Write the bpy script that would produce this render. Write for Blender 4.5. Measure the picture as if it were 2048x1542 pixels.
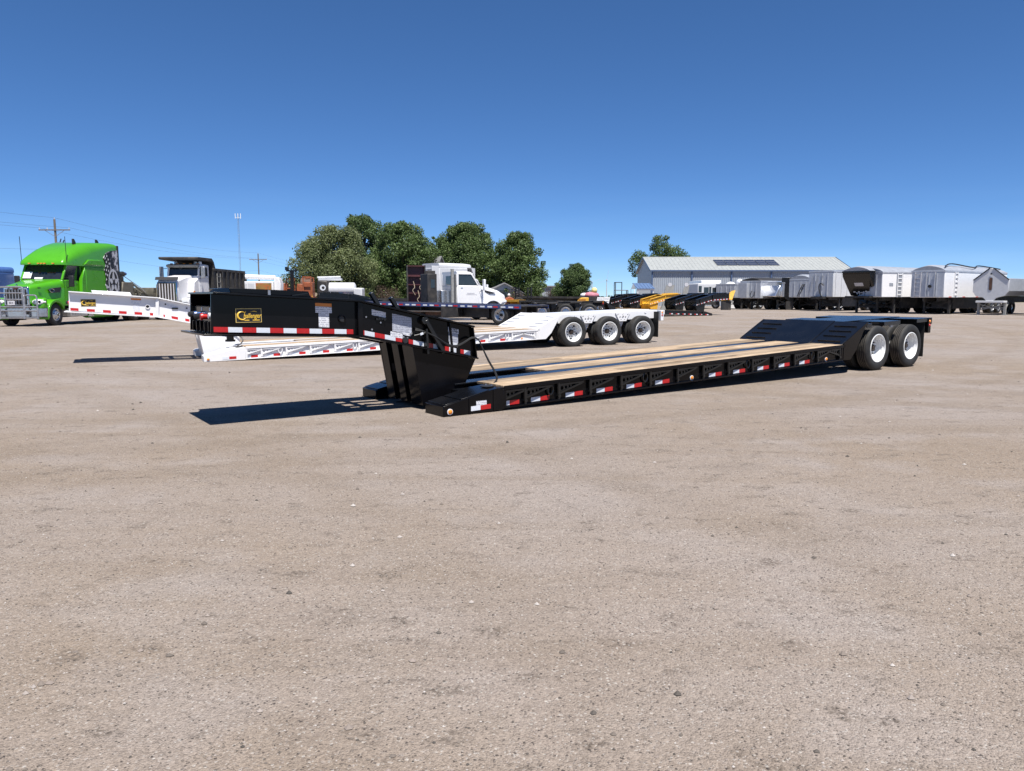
import bpy, bmesh, math, random
import numpy as np
from mathutils import Vector, Matrix
R=math.radians; PI=math.pi
random.seed(7)
for o in list(bpy.data.objects): bpy.data.objects.remove(o,do_unlink=True)
SC=bpy.context.scene; COL=SC.collection

# ------------------------------------------------------------------ camera, sky, sun, exposure
FPX=1480.0; HOR=593.0; CAMH=1.6
PITCH=math.atan((771-HOR)/FPX)
cam=bpy.data.cameras.new('camera'); camo=bpy.data.objects.new('camera',cam); COL.objects.link(camo)
cam.sensor_width=36; cam.lens=36*FPX/2048; cam.clip_start=.05; cam.clip_end=6000
camo.location=(0,0,CAMH); camo.rotation_euler=(PI/2-PITCH,0,0)
SC.camera=camo
SUND=Vector((-.15,.42,-1)).normalized()            # the way the light travels
wd=bpy.data.worlds.new('World'); SC.world=wd; wd.use_nodes=True
nt=wd.node_tree; nt.nodes.clear()
sky=nt.nodes.new('ShaderNodeTexSky'); sky.sky_type='NISHITA'; sky.sun_disc=False
el=math.asin(-SUND.z); sky.sun_elevation=el
sky.sun_rotation=math.atan2(-SUND.x,-SUND.y)
sky.altitude=2000; sky.air_density=.6; sky.dust_density=0.0; sky.ozone_density=3.0
hs=nt.nodes.new('ShaderNodeHueSaturation'); hs.inputs['Saturation'].default_value=1.16
bg=nt.nodes.new('ShaderNodeBackground'); bg.inputs[1].default_value=.094
wo=nt.nodes.new('ShaderNodeOutputWorld')
tn=nt.nodes.new('ShaderNodeMix'); tn.data_type='RGBA'; tn.blend_type='MULTIPLY'; tn.inputs[0].default_value=1; tn.inputs[7].default_value=(.77,.95,1.16,1)   # camera white balance of the sky
nt.links.new(sky.outputs[0],hs.inputs['Color']); gm=nt.nodes.new('ShaderNodeGamma'); gm.inputs[1].default_value=.84; nt.links.new(hs.outputs[0],gm.inputs[0]); nt.links.new(gm.outputs[0],tn.inputs[6]); 
# faint streaks of thin high cloud low in the sky, all the way round
wc=nt.nodes.new('ShaderNodeTexCoord'); wm=nt.nodes.new('ShaderNodeMapping'); wm.inputs['Scale'].default_value=(2.2,2.2,26); nt.links.new(wc.outputs['Generated'],wm.inputs[0])
wn=nt.nodes.new('ShaderNodeTexNoise'); wn.inputs['Scale'].default_value=1.6; wn.inputs['Detail'].default_value=6; nt.links.new(wm.outputs[0],wn.inputs[0])
w1=nt.nodes.new('ShaderNodeMapRange'); w1.inputs[1].default_value=.46; w1.inputs[2].default_value=.74; nt.links.new(wn.outputs[0],w1.inputs[0])
ws=nt.nodes.new('ShaderNodeSeparateXYZ'); nt.links.new(wc.outputs['Generated'],ws.inputs[0]); w2=nt.nodes.new('ShaderNodeMapRange'); w2.inputs[1].default_value=.16; w2.inputs[2].default_value=.03; nt.links.new(ws.outputs[2],w2.inputs[0])
wx=nt.nodes.new('ShaderNodeMath'); wx.operation='MULTIPLY'; nt.links.new(w1.outputs[0],wx.inputs[0]); nt.links.new(w2.outputs[0],wx.inputs[1])
cl_=nt.nodes.new('ShaderNodeMix'); cl_.data_type='RGBA'; cl_.blend_type='MULTIPLY'; cl_.clamp_result=False; cl_.inputs[7].default_value=(1.16,1.06,1.01,1); nt.links.new(wx.outputs[0],cl_.inputs[0]); nt.links.new(tn.outputs[2],cl_.inputs[6]); nt.links.new(cl_.outputs[2],bg.inputs[0]); nt.links.new(bg.outputs[0],wo.inputs[0])
sl=bpy.data.lights.new('sun','SUN'); so=bpy.data.objects.new('sun',sl); COL.objects.link(so)
sl.energy=5.0; sl.angle=R(.53); sl.color=(1,.955,.89); so.location=(10,-20,40)
so.rotation_euler=SUND.to_track_quat('-Z','Y').to_euler()
SC.view_settings.view_transform='Standard'; SC.view_settings.look='None'
SC.view_settings.gamma=1; SC.view_settings.use_curve_mapping=False; SC.view_settings.exposure=.75
try: SC.render.engine='CYCLES'
except Exception: pass

# ------------------------------------------------------------------ measuring: photograph pixel at a depth -> place
def ray(px,py):
    c,s=math.cos(PITCH),math.sin(PITCH); x=(px-1024)/FPX; u=(771-py)/FPX
    return Vector((x,c+u*s,-s+u*c))
def at(px,py,d):
    r=ray(px,py); return Vector((0,0,CAMH))+r*(d/r.y)
def gz(y):
    t=min(1,max(0,(y-20)/14)); return .2*t*t*(3-2*t)

# ------------------------------------------------------------------ materials
MC={}
def nd(t,typ,**k):
    n=t.nodes.new(typ)
    for a,b in k.items(): setattr(n,a,b)
    return n
def mat(name,col,rough=.5,metal=0.,var=.1,scale=5.,bump=0.,bscale=60.,coat=0.,rnd=0.,dirt=0.,spec=.5,stretch=None):
    if name in MC: return MC[name]
    m=bpy.data.materials.new(name); m.use_nodes=True; t=m.node_tree; b=t.nodes['Principled BSDF']; L=t.links.new
    tc=nd(t,'ShaderNodeTexCoord'); src=tc.outputs['Object']
    if stretch:
        mp=nd(t,'ShaderNodeMapping'); mp.inputs['Scale'].default_value=stretch; L(src,mp.inputs[0]); src=mp.outputs[0]
    no=nd(t,'ShaderNodeTexNoise'); no.inputs['Scale'].default_value=scale; no.inputs['Detail'].default_value=5
    L(src,no.inputs['Vector'])
    cr=nd(t,'ShaderNodeValToRGB'); cr.color_ramp.elements[0].position=.3; cr.color_ramp.elements[1].position=.7
    lo=[max(0,c*(1-var)) for c in col]; hi=[min(1,c*(1+var)) for c in col]
    cr.color_ramp.elements[0].color=(*lo,1); cr.color_ramp.elements[1].color=(*hi,1)
    L(no.outputs[0],cr.inputs[0]); out=cr.outputs[0]
    if rnd:
        oi=nd(t,'ShaderNodeObjectInfo'); mr=nd(t,'ShaderNodeMapRange'); mr.inputs[3].default_value=1-rnd; mr.inputs[4].default_value=1+rnd
        L(oi.outputs['Random'],mr.inputs[0]); h=nd(t,'ShaderNodeHueSaturation'); L(mr.outputs[0],h.inputs['Value']); L(out,h.inputs['Color']); out=h.outputs[0]
    if dirt:
        n2=nd(t,'ShaderNodeTexNoise'); n2.inputs['Scale'].default_value=2.2; n2.inputs['Detail'].default_value=8; L(tc.outputs['Object'],n2.inputs['Vector'])
        r2=nd(t,'ShaderNodeMapRange'); r2.inputs[1].default_value=.5; r2.inputs[2].default_value=.8; r2.inputs[4].default_value=dirt; L(n2.outputs[0],r2.inputs[0])
        mx=nd(t,'ShaderNodeMix',data_type='RGBA'); L(r2.outputs[0],mx.inputs[0]); L(out,mx.inputs[6]); mx.inputs[7].default_value=(.22,.18,.14,1); out=mx.outputs[2]
    L(out,b.inputs['Base Color'])
    rr=nd(t,'ShaderNodeMapRange'); rr.inputs[3].default_value=max(.02,rough*.8); rr.inputs[4].default_value=min(1,rough*1.25); L(no.outputs[0],rr.inputs[0]); L(rr.outputs[0],b.inputs['Roughness'])
    b.inputs['Metallic'].default_value=metal; b.inputs['Specular IOR Level'].default_value=spec
    if coat: b.inputs['Coat Weight'].default_value=coat; b.inputs['Coat Roughness'].default_value=.06
    if bump:
        nb=nd(t,'ShaderNodeTexNoise'); nb.inputs['Scale'].default_value=bscale; nb.inputs['Detail'].default_value=4; L(src,nb.inputs['Vector'])
        bp=nd(t,'ShaderNodeBump'); bp.inputs['Strength'].default_value=bump; bp.inputs['Distance'].default_value=.01; L(nb.outputs[0],bp.inputs['Height']); L(bp.outputs[0],b.inputs['Normal'])
    MC[name]=m; return m
def M(n): return MC[n]
mat('black_paint',(.003,.003,.004),.16,var=.3,scale=2,dirt=.008,spec=.2)
mat('black_deck_paint',(.004,.0045,.006),.26,coat=.08,var=.3,scale=3,dirt=.02)
mat('black_satin',(.007,.007,.007),.26,var=.3,dirt=.03,spec=.5)
mat('white_paint',(.72,.72,.73),.32,coat=.2,var=.02,dirt=.04)
mat('white_dusty_shaded',(.55,.56,.58),.4,var=.05,dirt=.12)  # greyer white: dust, and shade painted onto the sleeper truck
mat('rubber',(.013,.013,.013),.7,var=.35,scale=9,bump=.2,bscale=40,dirt=.10)
mat('rubber_dusty',(.045,.041,.037),.85,var=.3,scale=9,bump=.2,bscale=40,dirt=.4)
mat('rim_white',(.70,.71,.71),.3,var=.03,coat=.2)
mat('hub_dark',(.03,.022,.018),.5,var=.4,scale=30)
mat('tape_red',(.42,.012,.012),.35,var=.1,scale=40)
mat('tape_white',(.62,.65,.70),.3,var=.06,scale=60)
mat('lamp_amber',(.75,.24,.02),.2,var=.15,scale=40,coat=.5)
mat('lamp_red',(.45,.015,.012),.2,var=.15,coat=.5)
mat('lamp_clear',(.75,.76,.78),.15,var=.1,scale=20,coat=.6)
mat('steel',(.42,.42,.43),.4,metal=.8,var=.2,scale=12)
mat('chrome',(.62,.63,.65),.16,metal=1,var=.1,scale=8)
mat('alloy',(.55,.56,.58),.28,metal=.9,var=.12,scale=8)
mat('polished_aluminium',(.74,.75,.77),.22,metal=.9,var=.08,scale=2.5,bump=.03,bscale=5)
mat('aluminium_sheet',(.48,.50,.54),.42,metal=.45,var=.08,scale=4,dirt=.06)
mat('glass_dark',(.016,.020,.024),.06,var=.3,scale=3,spec=.8)
mat('hose',(.012,.012,.012),.45,var=.2)
mat('gold',(.72,.46,.05),.35,var=.06)
mat('gold_trim',(.55,.40,.12),.35,var=.06)
mat('black_print',(.012,.012,.012),.5,var=.1)
mat('green_paint',(.062,.30,.006),.28,coat=.4,var=.05,scale=2)
mat('dark_plastic',(.016,.016,.017),.5,var=.2)
mat('tan_steel',(.135,.125,.095),.5,var=.25,scale=4,dirt=.25)
mat('blue_paint',(.06,.13,.34),.25,coat=.6,var=.08)
mat('blue_rail',(.030,.052,.16),.4,var=.3,scale=5,dirt=.2)
mat('orange_paint',(.27,.075,.028),.5,var=.2,scale=5,dirt=.25)
mat('yellow_paint',(.60,.34,.03),.42,var=.1,scale=4,dirt=.15)
mat('frame_dark',(.022,.021,.021),.6,var=.35,scale=5,dirt=.3)
mat('rust_brown',(.09,.045,.03),.7,var=.4,scale=9)
mat('maroon',(.075,.022,.024),.5,var=.3,scale=6)
mat('grey_leg',(.26,.26,.25),.55,var=.2,scale=8,dirt=.3)
mat('tarp_grey',(.24,.26,.30),.6,var=.12,scale=3)
mat('wood_pole',(.14,.115,.09),.85,var=.3,scale=12,stretch=(1,1,.1))
mat('wood_old',(.36,.29,.21),.8,var=.25,scale=9,bump=.2,stretch=(.2,1,1))
mat('wall_metal',(.31,.34,.38),.45,metal=.1,var=.04,scale=2,dirt=.05)
mat('roof_metal',(.385,.40,.385),.45,metal=.3,var=.06,scale=2)
mat('trim_blue',(.06,.095,.18),.4,var=.1)
mat('roof_blue',(.085,.14,.26),.4,var=.1)
mat('solar_cell',(.030,.034,.05),.2,var=.3,scale=8,coat=.3)
mat('house_roof',(.20,.20,.21),.85,var=.25,scale=14)
mat('house_wall',(.38,.37,.35),.8,var=.1)
mat('brick_red',(.22,.12,.08),.85,var=.3,scale=20)
mat('bark',(.10,.085,.07),.9,var=.35,scale=8,bump=.5,bscale=15)
mat('lead_wire',(.05,.05,.055),.6,var=.1)
mat('grunge_print',(.3,.3,.32),.5,var=.2)
mat('pink_tarp',(.42,.16,.20),.7,var=.2,scale=6)
mat('pale_yellow',(.62,.58,.24),.6,var=.1)
mat('emblem_grey',(.46,.47,.50),.45,var=.15,scale=14)
mat('stripe_grey',(.50,.50,.53),.45,var=.1)
mat('orange_label',(.60,.20,.03),.45,var=.08)

def mk_leaf(name,cols,trans=.32):
    m=bpy.data.materials.new(name); m.use_nodes=True; t=m.node_tree; b=t.nodes['Principled BSDF']; L=t.links.new
    tc=nd(t,'ShaderNodeTexCoord'); no=nd(t,'ShaderNodeTexNoise'); no.inputs['Scale'].default_value=.55; no.inputs['Detail'].default_value=6; L(tc.outputs['Object'],no.inputs[0])
    ge=nd(t,'ShaderNodeNewGeometry'); ad=nd(t,'ShaderNodeMath',operation='MULTIPLY_ADD'); ad.inputs[1].default_value=.45; L(ge.outputs['Random Per Island'],ad.inputs[0]); 
    sb=nd(t,'ShaderNodeMath',operation='MULTIPLY_ADD'); sb.inputs[1].default_value=.9; sb.inputs[2].default_value=-.17; L(no.outputs[0],sb.inputs[0]); L(sb.outputs[0],ad.inputs[2])
    cr=nd(t,'ShaderNodeValToRGB'); e=cr.color_ramp.elements; e[0].position=.2; e[1].position=.85; e[0].color=(*cols[0],1); e[1].color=(*cols[2],1)
    x=e.new(.5); x.color=(*cols[1],1); L(ad.outputs[0],cr.inputs[0]); L(cr.outputs[0],b.inputs['Base Color'])
    b.inputs['Roughness'].default_value=.55; b.inputs['Specular IOR Level'].default_value=.35
    tr=nd(t,'ShaderNodeBsdfTranslucent'); L(cr.outputs[0],tr.inputs[0]); ms=nd(t,'ShaderNodeMixShader'); ms.inputs[0].default_value=trans
    out=t.nodes['Material Output']; L(b.outputs[0],ms.inputs[1]); L(tr.outputs[0],ms.inputs[2]); L(ms.outputs[0],out.inputs[0])
    MC[name]=m
mk_leaf('leaf_green',[(.044,.074,.024),(.090,.140,.044),(.150,.21,.070)])
mk_leaf('leaf_silver',[(.076,.100,.040),(.138,.170,.070),(.210,.24,.105)])
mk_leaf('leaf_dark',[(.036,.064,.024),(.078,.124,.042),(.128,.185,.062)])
mk_leaf('leaf_brown',[(.055,.038,.028),(.10,.068,.05),(.13,.10,.07)])
mk_leaf('leaf_bright',[(.05,.07,.018),(.09,.12,.03),(.14,.17,.05)])

def mk_wood():
    m=bpy.data.materials.new('deck_wood'); m.use_nodes=True; t=m.node_tree; b=t.nodes['Principled BSDF']; L=t.links.new
    tc=nd(t,'ShaderNodeTexCoord'); oi=nd(t,'ShaderNodeObjectInfo'); mp=nd(t,'ShaderNodeMapping'); mp.inputs['Scale'].default_value=(.5,9,9); L(tc.outputs['Object'],mp.inputs[0])
    cv=nd(t,'ShaderNodeCombineXYZ'); mm=nd(t,'ShaderNodeMath',operation='MULTIPLY'); mm.inputs[1].default_value=37; L(oi.outputs['Random'],mm.inputs[0]); L(mm.outputs[0],cv.inputs[0]); L(mm.outputs[0],cv.inputs[1]); L(cv.outputs[0],mp.inputs['Location'])
    no=nd(t,'ShaderNodeTexNoise'); no.inputs['Scale'].default_value=3.2; no.inputs['Detail'].default_value=7; no.inputs['Distortion'].default_value=.6; L(mp.outputs[0],no.inputs[0])
    cr=nd(t,'ShaderNodeValToRGB'); e=cr.color_ramp.elements; e[0].position=.28; e[0].color=(.15,.09,.048,1); e[1].position=.72; e[1].color=(.47,.365,.25,1); x=e.new(.5); x.color=(.345,.255,.165,1); L(no.outputs[0],cr.inputs[0])
    mr=nd(t,'ShaderNodeMapRange'); mr.inputs[3].default_value=.58; mr.inputs[4].default_value=1.30; L(oi.outputs['Random'],mr.inputs[0])
    h=nd(t,'ShaderNodeHueSaturation'); L(mr.outputs[0],h.inputs['Value']); L(cr.outputs[0],h.inputs['Color']); L(h.outputs[0],b.inputs['Base Color'])
    b.inputs['Roughness'].default_value=.7
    bp=nd(t,'ShaderNodeBump'); bp.inputs['Strength'].default_value=.35; bp.inputs['Distance'].default_value=.006; L(no.outputs[0],bp.inputs['Height']); L(bp.outputs[0],b.inputs['Normal']); MC['deck_wood']=m
mk_wood()
def mk_print(name,base,ink,rows=42.,cols=130.,vert='Z'):
    m=bpy.data.materials.new(name); m.use_nodes=True; t=m.node_tree; b=t.nodes['Principled BSDF']; L=t.links.new
    tc=nd(t,'ShaderNodeTexCoord'); sp=nd(t,'ShaderNodeSeparateXYZ'); L(tc.outputs['Object'],sp.inputs[0])
    r=nd(t,'ShaderNodeMath',operation='MULTIPLY'); r.inputs[1].default_value=rows; L(sp.outputs[vert],r.inputs[0])
    fr=nd(t,'ShaderNodeMath',operation='FRACT'); L(r.outputs[0],fr.inputs[0]); lt=nd(t,'ShaderNodeMath',operation='LESS_THAN'); lt.inputs[1].default_value=.5; L(fr.outputs[0],lt.inputs[0])
    no=nd(t,'ShaderNodeTexNoise'); no.inputs['Scale'].default_value=cols*.5; no.inputs['Detail'].default_value=2; L(tc.outputs['Object'],no.inputs[0])
    gt=nd(t,'ShaderNodeMath',operation='GREATER_THAN'); gt.inputs[1].default_value=.46; L(no.outputs[0],gt.inputs[0])
    mu=nd(t,'ShaderNodeMath',operation='MULTIPLY'); L(lt.outputs[0],mu.inputs[0]); L(gt.outputs[0],mu.inputs[1])
    mx=nd(t,'ShaderNodeMix',data_type='RGBA'); mx.inputs[6].default_value=(*base,1); mx.inputs[7].default_value=(*ink,1); L(mu.outputs[0],mx.inputs[0]); L(mx.outputs[2],b.inputs['Base Color']); b.inputs['Roughness'].default_value=.4
    MC[name]=m
mk_print('decal_white',(.66,.67,.70),(.30,.31,.36))
mk_print('decal_grey',(.42,.44,.50),(.20,.21,.25))
mk_print('decal_faint',(.74,.74,.75),(.42,.45,.58))
def mk_picture():
    m=bpy.data.materials.new('picture_print'); m.use_nodes=True; t=m.node_tree; b=t.nodes['Principled BSDF']; L=t.links.new
    tc=nd(t,'ShaderNodeTexCoord'); no=nd(t,'ShaderNodeTexNoise'); no.inputs['Scale'].default_value=2.4; no.inputs['Detail'].default_value=5; L(tc.outputs['Object'],no.inputs[0])
    cr=nd(t,'ShaderNodeValToRGB'); e=cr.color_ramp.elements; e[0].position=.3; e[0].color=(.05,.045,.02,1); e[1].position=.7; e[1].color=(.5,.36,.14,1)
    for p,c in ((.42,(.28,.17,.05)),(.52,(.42,.10,.03)),(.6,(.18,.14,.05))): x=e.new(p); x.color=(*c,1)
    L(no.outputs[0],cr.inputs[0]); L(cr.outputs[0],b.inputs['Base Color']); b.inputs['Roughness'].default_value=.5; MC['picture_print']=m
mk_picture()
def mk_grunge():
    m=bpy.data.materials.new('camo_print'); m.use_nodes=True; t=m.node_tree; b=t.nodes['Principled BSDF']; L=t.links.new
    tc=nd(t,'ShaderNodeTexCoord'); no=nd(t,'ShaderNodeTexNoise'); no.inputs['Scale'].default_value=3.4; no.inputs['Detail'].default_value=6; L(tc.outputs['Object'],no.inputs[0])
    cr=nd(t,'ShaderNodeValToRGB'); cr.color_ramp.interpolation='CONSTANT'; e=cr.color_ramp.elements; e[0].position=0; e[0].color=(.012,.012,.016,1); e[1].position=.5; e[1].color=(.16,.16,.18,1); x=e.new(.56); x.color=(.5,.5,.53,1)
    L(no.outputs[0],cr.inputs[0]); L(cr.outputs[0],b.inputs['Base Color']); b.inputs['Roughness'].default_value=.4; MC['camo_print']=m
mk_grunge()

# ------------------------------------------------------------------ mesh building
def auto(me,ang=35):
    bm=bmesh.new(); bm.from_mesh(me); bmesh.ops.recalc_face_normals(bm,faces=bm.faces[:]); bm.to_mesh(me); bm.free()
    me.polygons.foreach_set('use_smooth',[True]*len(me.polygons)); me.set_sharp_from_angle(angle=R(ang))
class MB:
    def __init__(s): s.v=[]; s.f=[]
    def add(s,v,f):
        n=len(s.v); s.v+=[tuple(p) for p in v]; s.f+=[tuple(i+n for i in q) for q in f]; return s
    def box(s,x0,x1,y0,y1,z0,z1):
        v=[(x,y,z) for x in (x0,x1) for y in (y0,y1) for z in (z0,z1)]
        return s.add(v,[(0,1,3,2),(4,6,7,5),(0,4,5,1),(2,3,7,6),(0,2,6,4),(1,5,7,3)])
    def bar(s,p,q,w,h,up=(0,0,1)):
        p,q=Vector(p),Vector(q); d=(q-p).normalized(); u=Vector(up); 
        if abs(d.dot(u))>.98: u=Vector((1,0,0))
        a=d.cross(u).normalized(); b=a.cross(d).normalized()
        v=[c+a*(sx*w/2)+b*(sz*h/2) for c in (p,q) for sx in (-1,1) for sz in (-1,1)]
        return s.add(v,[(0,1,3,2),(4,6,7,5),(0,4,5,1),(2,3,7,6),(0,2,6,4),(1,5,7,3)])
    def prism(s,poly,axis,a,b):
        n=len(poly)
        def P(p,t): return (t,p[0],p[1]) if axis=='x' else ((p[0],t,p[1]) if axis=='y' else (p[0],p[1],t))
        v=[P(p,a) for p in poly]+[P(p,b) for p in poly]
        f=[tuple(range(n)),tuple(range(2*n-1,n-1,-1))]+[(i,(i+1)%n,n+(i+1)%n,n+i) for i in range(n)]
        return s.add(v,f)
    def cyl(s,p,q,r,r2=None,n=14,caps=True):
        p,q=Vector(p),Vector(q); d=(q-p).normalized(); u=Vector((0,0,1)) if abs(d.z)<.9 else Vector((1,0,0)); a=d.cross(u).normalized(); b=a.cross(d)
        r2=r if r2 is None else r2; v=[]
        for c,rr in ((p,r),(q,r2)):
            for i in range(n): t=2*PI*i/n; v.append(c+a*(rr*math.cos(t))+b*(rr*math.sin(t)))
        f=[(i,(i+1)%n,n+(i+1)%n,n+i) for i in range(n)]
        if caps: f+=[tuple(range(n-1,-1,-1)),tuple(range(n,2*n))]
        return s.add(v,f)
    def tube(s,pts,r,n=6,closed=False):
        pts=[Vector(p) for p in pts]; m=len(pts); v=[]; f=[]; pa=None
        for i,p in enumerate(pts):
            d=(pts[(i+1)%m]-pts[i-1]) if closed else (pts[min(i+1,m-1)]-pts[max(i-1,0)]); d.normalize()
            if pa is None:
                u=Vector((0,0,1)) if abs(d.z)<.9 else Vector((1,0,0)); a=d.cross(u).normalized()
            else: a=(pa-d*pa.dot(d)).normalized()
            pa=a; b=d.cross(a); rr=r[i] if isinstance(r,(list,tuple)) else r
            for k in range(n): t=2*PI*k/n; v.append(p+a*(rr*math.cos(t))+b*(rr*math.sin(t)))
        for i in range(m if closed else m-1):
            j=(i+1)%m
            for k in range(n): f.append((i*n+k,i*n+(k+1)%n,j*n+(k+1)%n,j*n+k))
        if not closed: f+=[tuple(range(n-1,-1,-1)),tuple(range((m-1)*n,m*n))]
        return s.add(v,f)
    def lathe(s,prof,c=(0,0,0),axis='y',n=36,closed=False):
        v=[];m=len(prof); c=Vector(c)
        for i in range(n):
            t=2*PI*i/n; ct,st=math.cos(t),math.sin(t)
            for (r,a) in prof:
                p=(r*ct,a,r*st) if axis=='y' else ((a,r*ct,r*st) if axis=='x' else (r*ct,r*st,a)); v.append(c+Vector(p))
        f=[]
        for i in range(n):
            j=(i+1)%n
            for k in range(m if closed else m-1): l=(k+1)%m; f.append((i*m+k,j*m+k,j*m+l,i*m+l))
        return s.add(v,f)
    def loft(s,secs,caps=True,closed=True):
        n=len(secs[0]); v=[p for q in secs for p in q]; f=[]
        for i in range(len(secs)-1):
            for k in range(n if closed else n-1): f.append((i*n+k,i*n+(k+1)%n,(i+1)*n+(k+1)%n,(i+1)*n+k))
        if caps: f+=[tuple(range(n-1,-1,-1)),tuple(range((len(secs)-1)*n,len(secs)*n))]
        return s.add(v,f)
    def quad(s,a,b,c,d): return s.add([a,b,c,d],[(0,1,2,3)])
    def sphere(s,c,r,n=10,m=7,sq=(1,1,1)):
        v=[];f=[]
        for i in range(m+1):
            t=PI*i/m
            for k in range(n): p=2*PI*k/n; v.append((c[0]+r*sq[0]*math.sin(t)*math.cos(p),c[1]+r*sq[1]*math.sin(t)*math.sin(p),c[2]+r*sq[2]*math.cos(t)))
        for i in range(m):
            for k in range(n): f.append((i*n+k,i*n+(k+1)%n,(i+1)*n+(k+1)%n,(i+1)*n+k))
        return s.add(v,f)
    def mesh(s,name,ang=35,shear=0):
        me=bpy.data.meshes.new(name); v=[(x,y,z+shear*x) for x,y,z in s.v] if shear else s.v
        me.from_pydata(v,[],s.f); me.validate(); auto(me,ang); return me
    def build(s,name,mt,parent=None,bevel=0,shear=0,ang=35,loc=None,rot=None):
        me=s.mesh(name,ang,shear); return obj(name,me,mt,parent,bevel,loc,rot)
def obj(name,me,mt,parent=None,bevel=0,loc=None,rot=None):
    o=bpy.data.objects.new(name,me); COL.objects.link(o)
    if mt is not None and len(me.materials)==0: me.materials.append(M(mt) if isinstance(mt,str) else mt)
    if parent: o.parent=parent
    if loc is not None: o.location=loc
    if rot is not None: o.rotation_euler=rot
    if bevel:
        b=o.modifiers.new('bevel','BEVEL'); b.width=bevel; b.segments=2; b.limit_method='ANGLE'; b.angle_limit=R(40); b.harden_normals=False
    return o
def tag(o,label,cat,group=None,kind=None):
    if label: o['label']=label
    if cat: o['category']=cat
    if group: o['group']=group
    if kind: o['kind']=kind
    return o
def thing(name,label,cat,loc=(0,0,0),rotz=0,group=None,scale=1):
    o=bpy.data.objects.new(name,None); COL.objects.link(o); o.location=loc; o.rotation_euler=(0,0,rotz); o.empty_display_size=.3; o.scale=(scale,)*3
    return tag(o,label,cat,group)
def text(body,size,mt,parent,loc,rot,shear=0,bold=0,sx=1,name='lettering',ext=.001):
    c=bpy.data.curves.new('t','FONT'); c.body=body; c.size=size; c.shear=shear; c.offset=bold; c.extrude=ext; c.align_x='CENTER'; c.align_y='CENTER'; c.resolution_u=3
    t=bpy.data.objects.new('t',c); COL.objects.link(t); bpy.context.view_layer.update()
    me=bpy.data.meshes.new_from_object(t.evaluated_get(bpy.context.evaluated_depsgraph_get())); bpy.data.objects.remove(t); bpy.data.curves.remove(c)
    me.materials.clear(); me.materials.append(M(mt))
    o=bpy.data.objects.new(name,me); COL.objects.link(o); o.parent=parent; o.location=loc; o.rotation_euler=rot; o.scale=(sx,1,1); return o
def holeplate(poly,holes,y0,y1):
    bm=bmesh.new()
    def loop(pts):
        vs=[bm.verts.new((p[0],y0,p[1])) for p in pts]
        for i in range(len(vs)): bm.edges.new((vs[i],vs[(i+1)%len(vs)]))
    loop(poly)
    for (x,z,r) in holes: loop([(x+r*math.cos(2*PI*k/10),z+r*math.sin(2*PI*k/10)) for k in range(10)])
    bmesh.ops.triangle_fill(bm,use_beauty=True,use_dissolve=False,edges=bm.edges[:])
    r=bmesh.ops.extrude_face_region(bm,geom=bm.faces[:])
    for v in [g for g in r['geom'] if isinstance(g,bmesh.types.BMVert)]: v.co.y=y1
    bm.verts.index_update(); v=[tuple(q.co) for q in bm.verts]; f=[tuple(x.index for x in q.verts) for q in bm.faces]; bm.free(); return v,f
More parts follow.
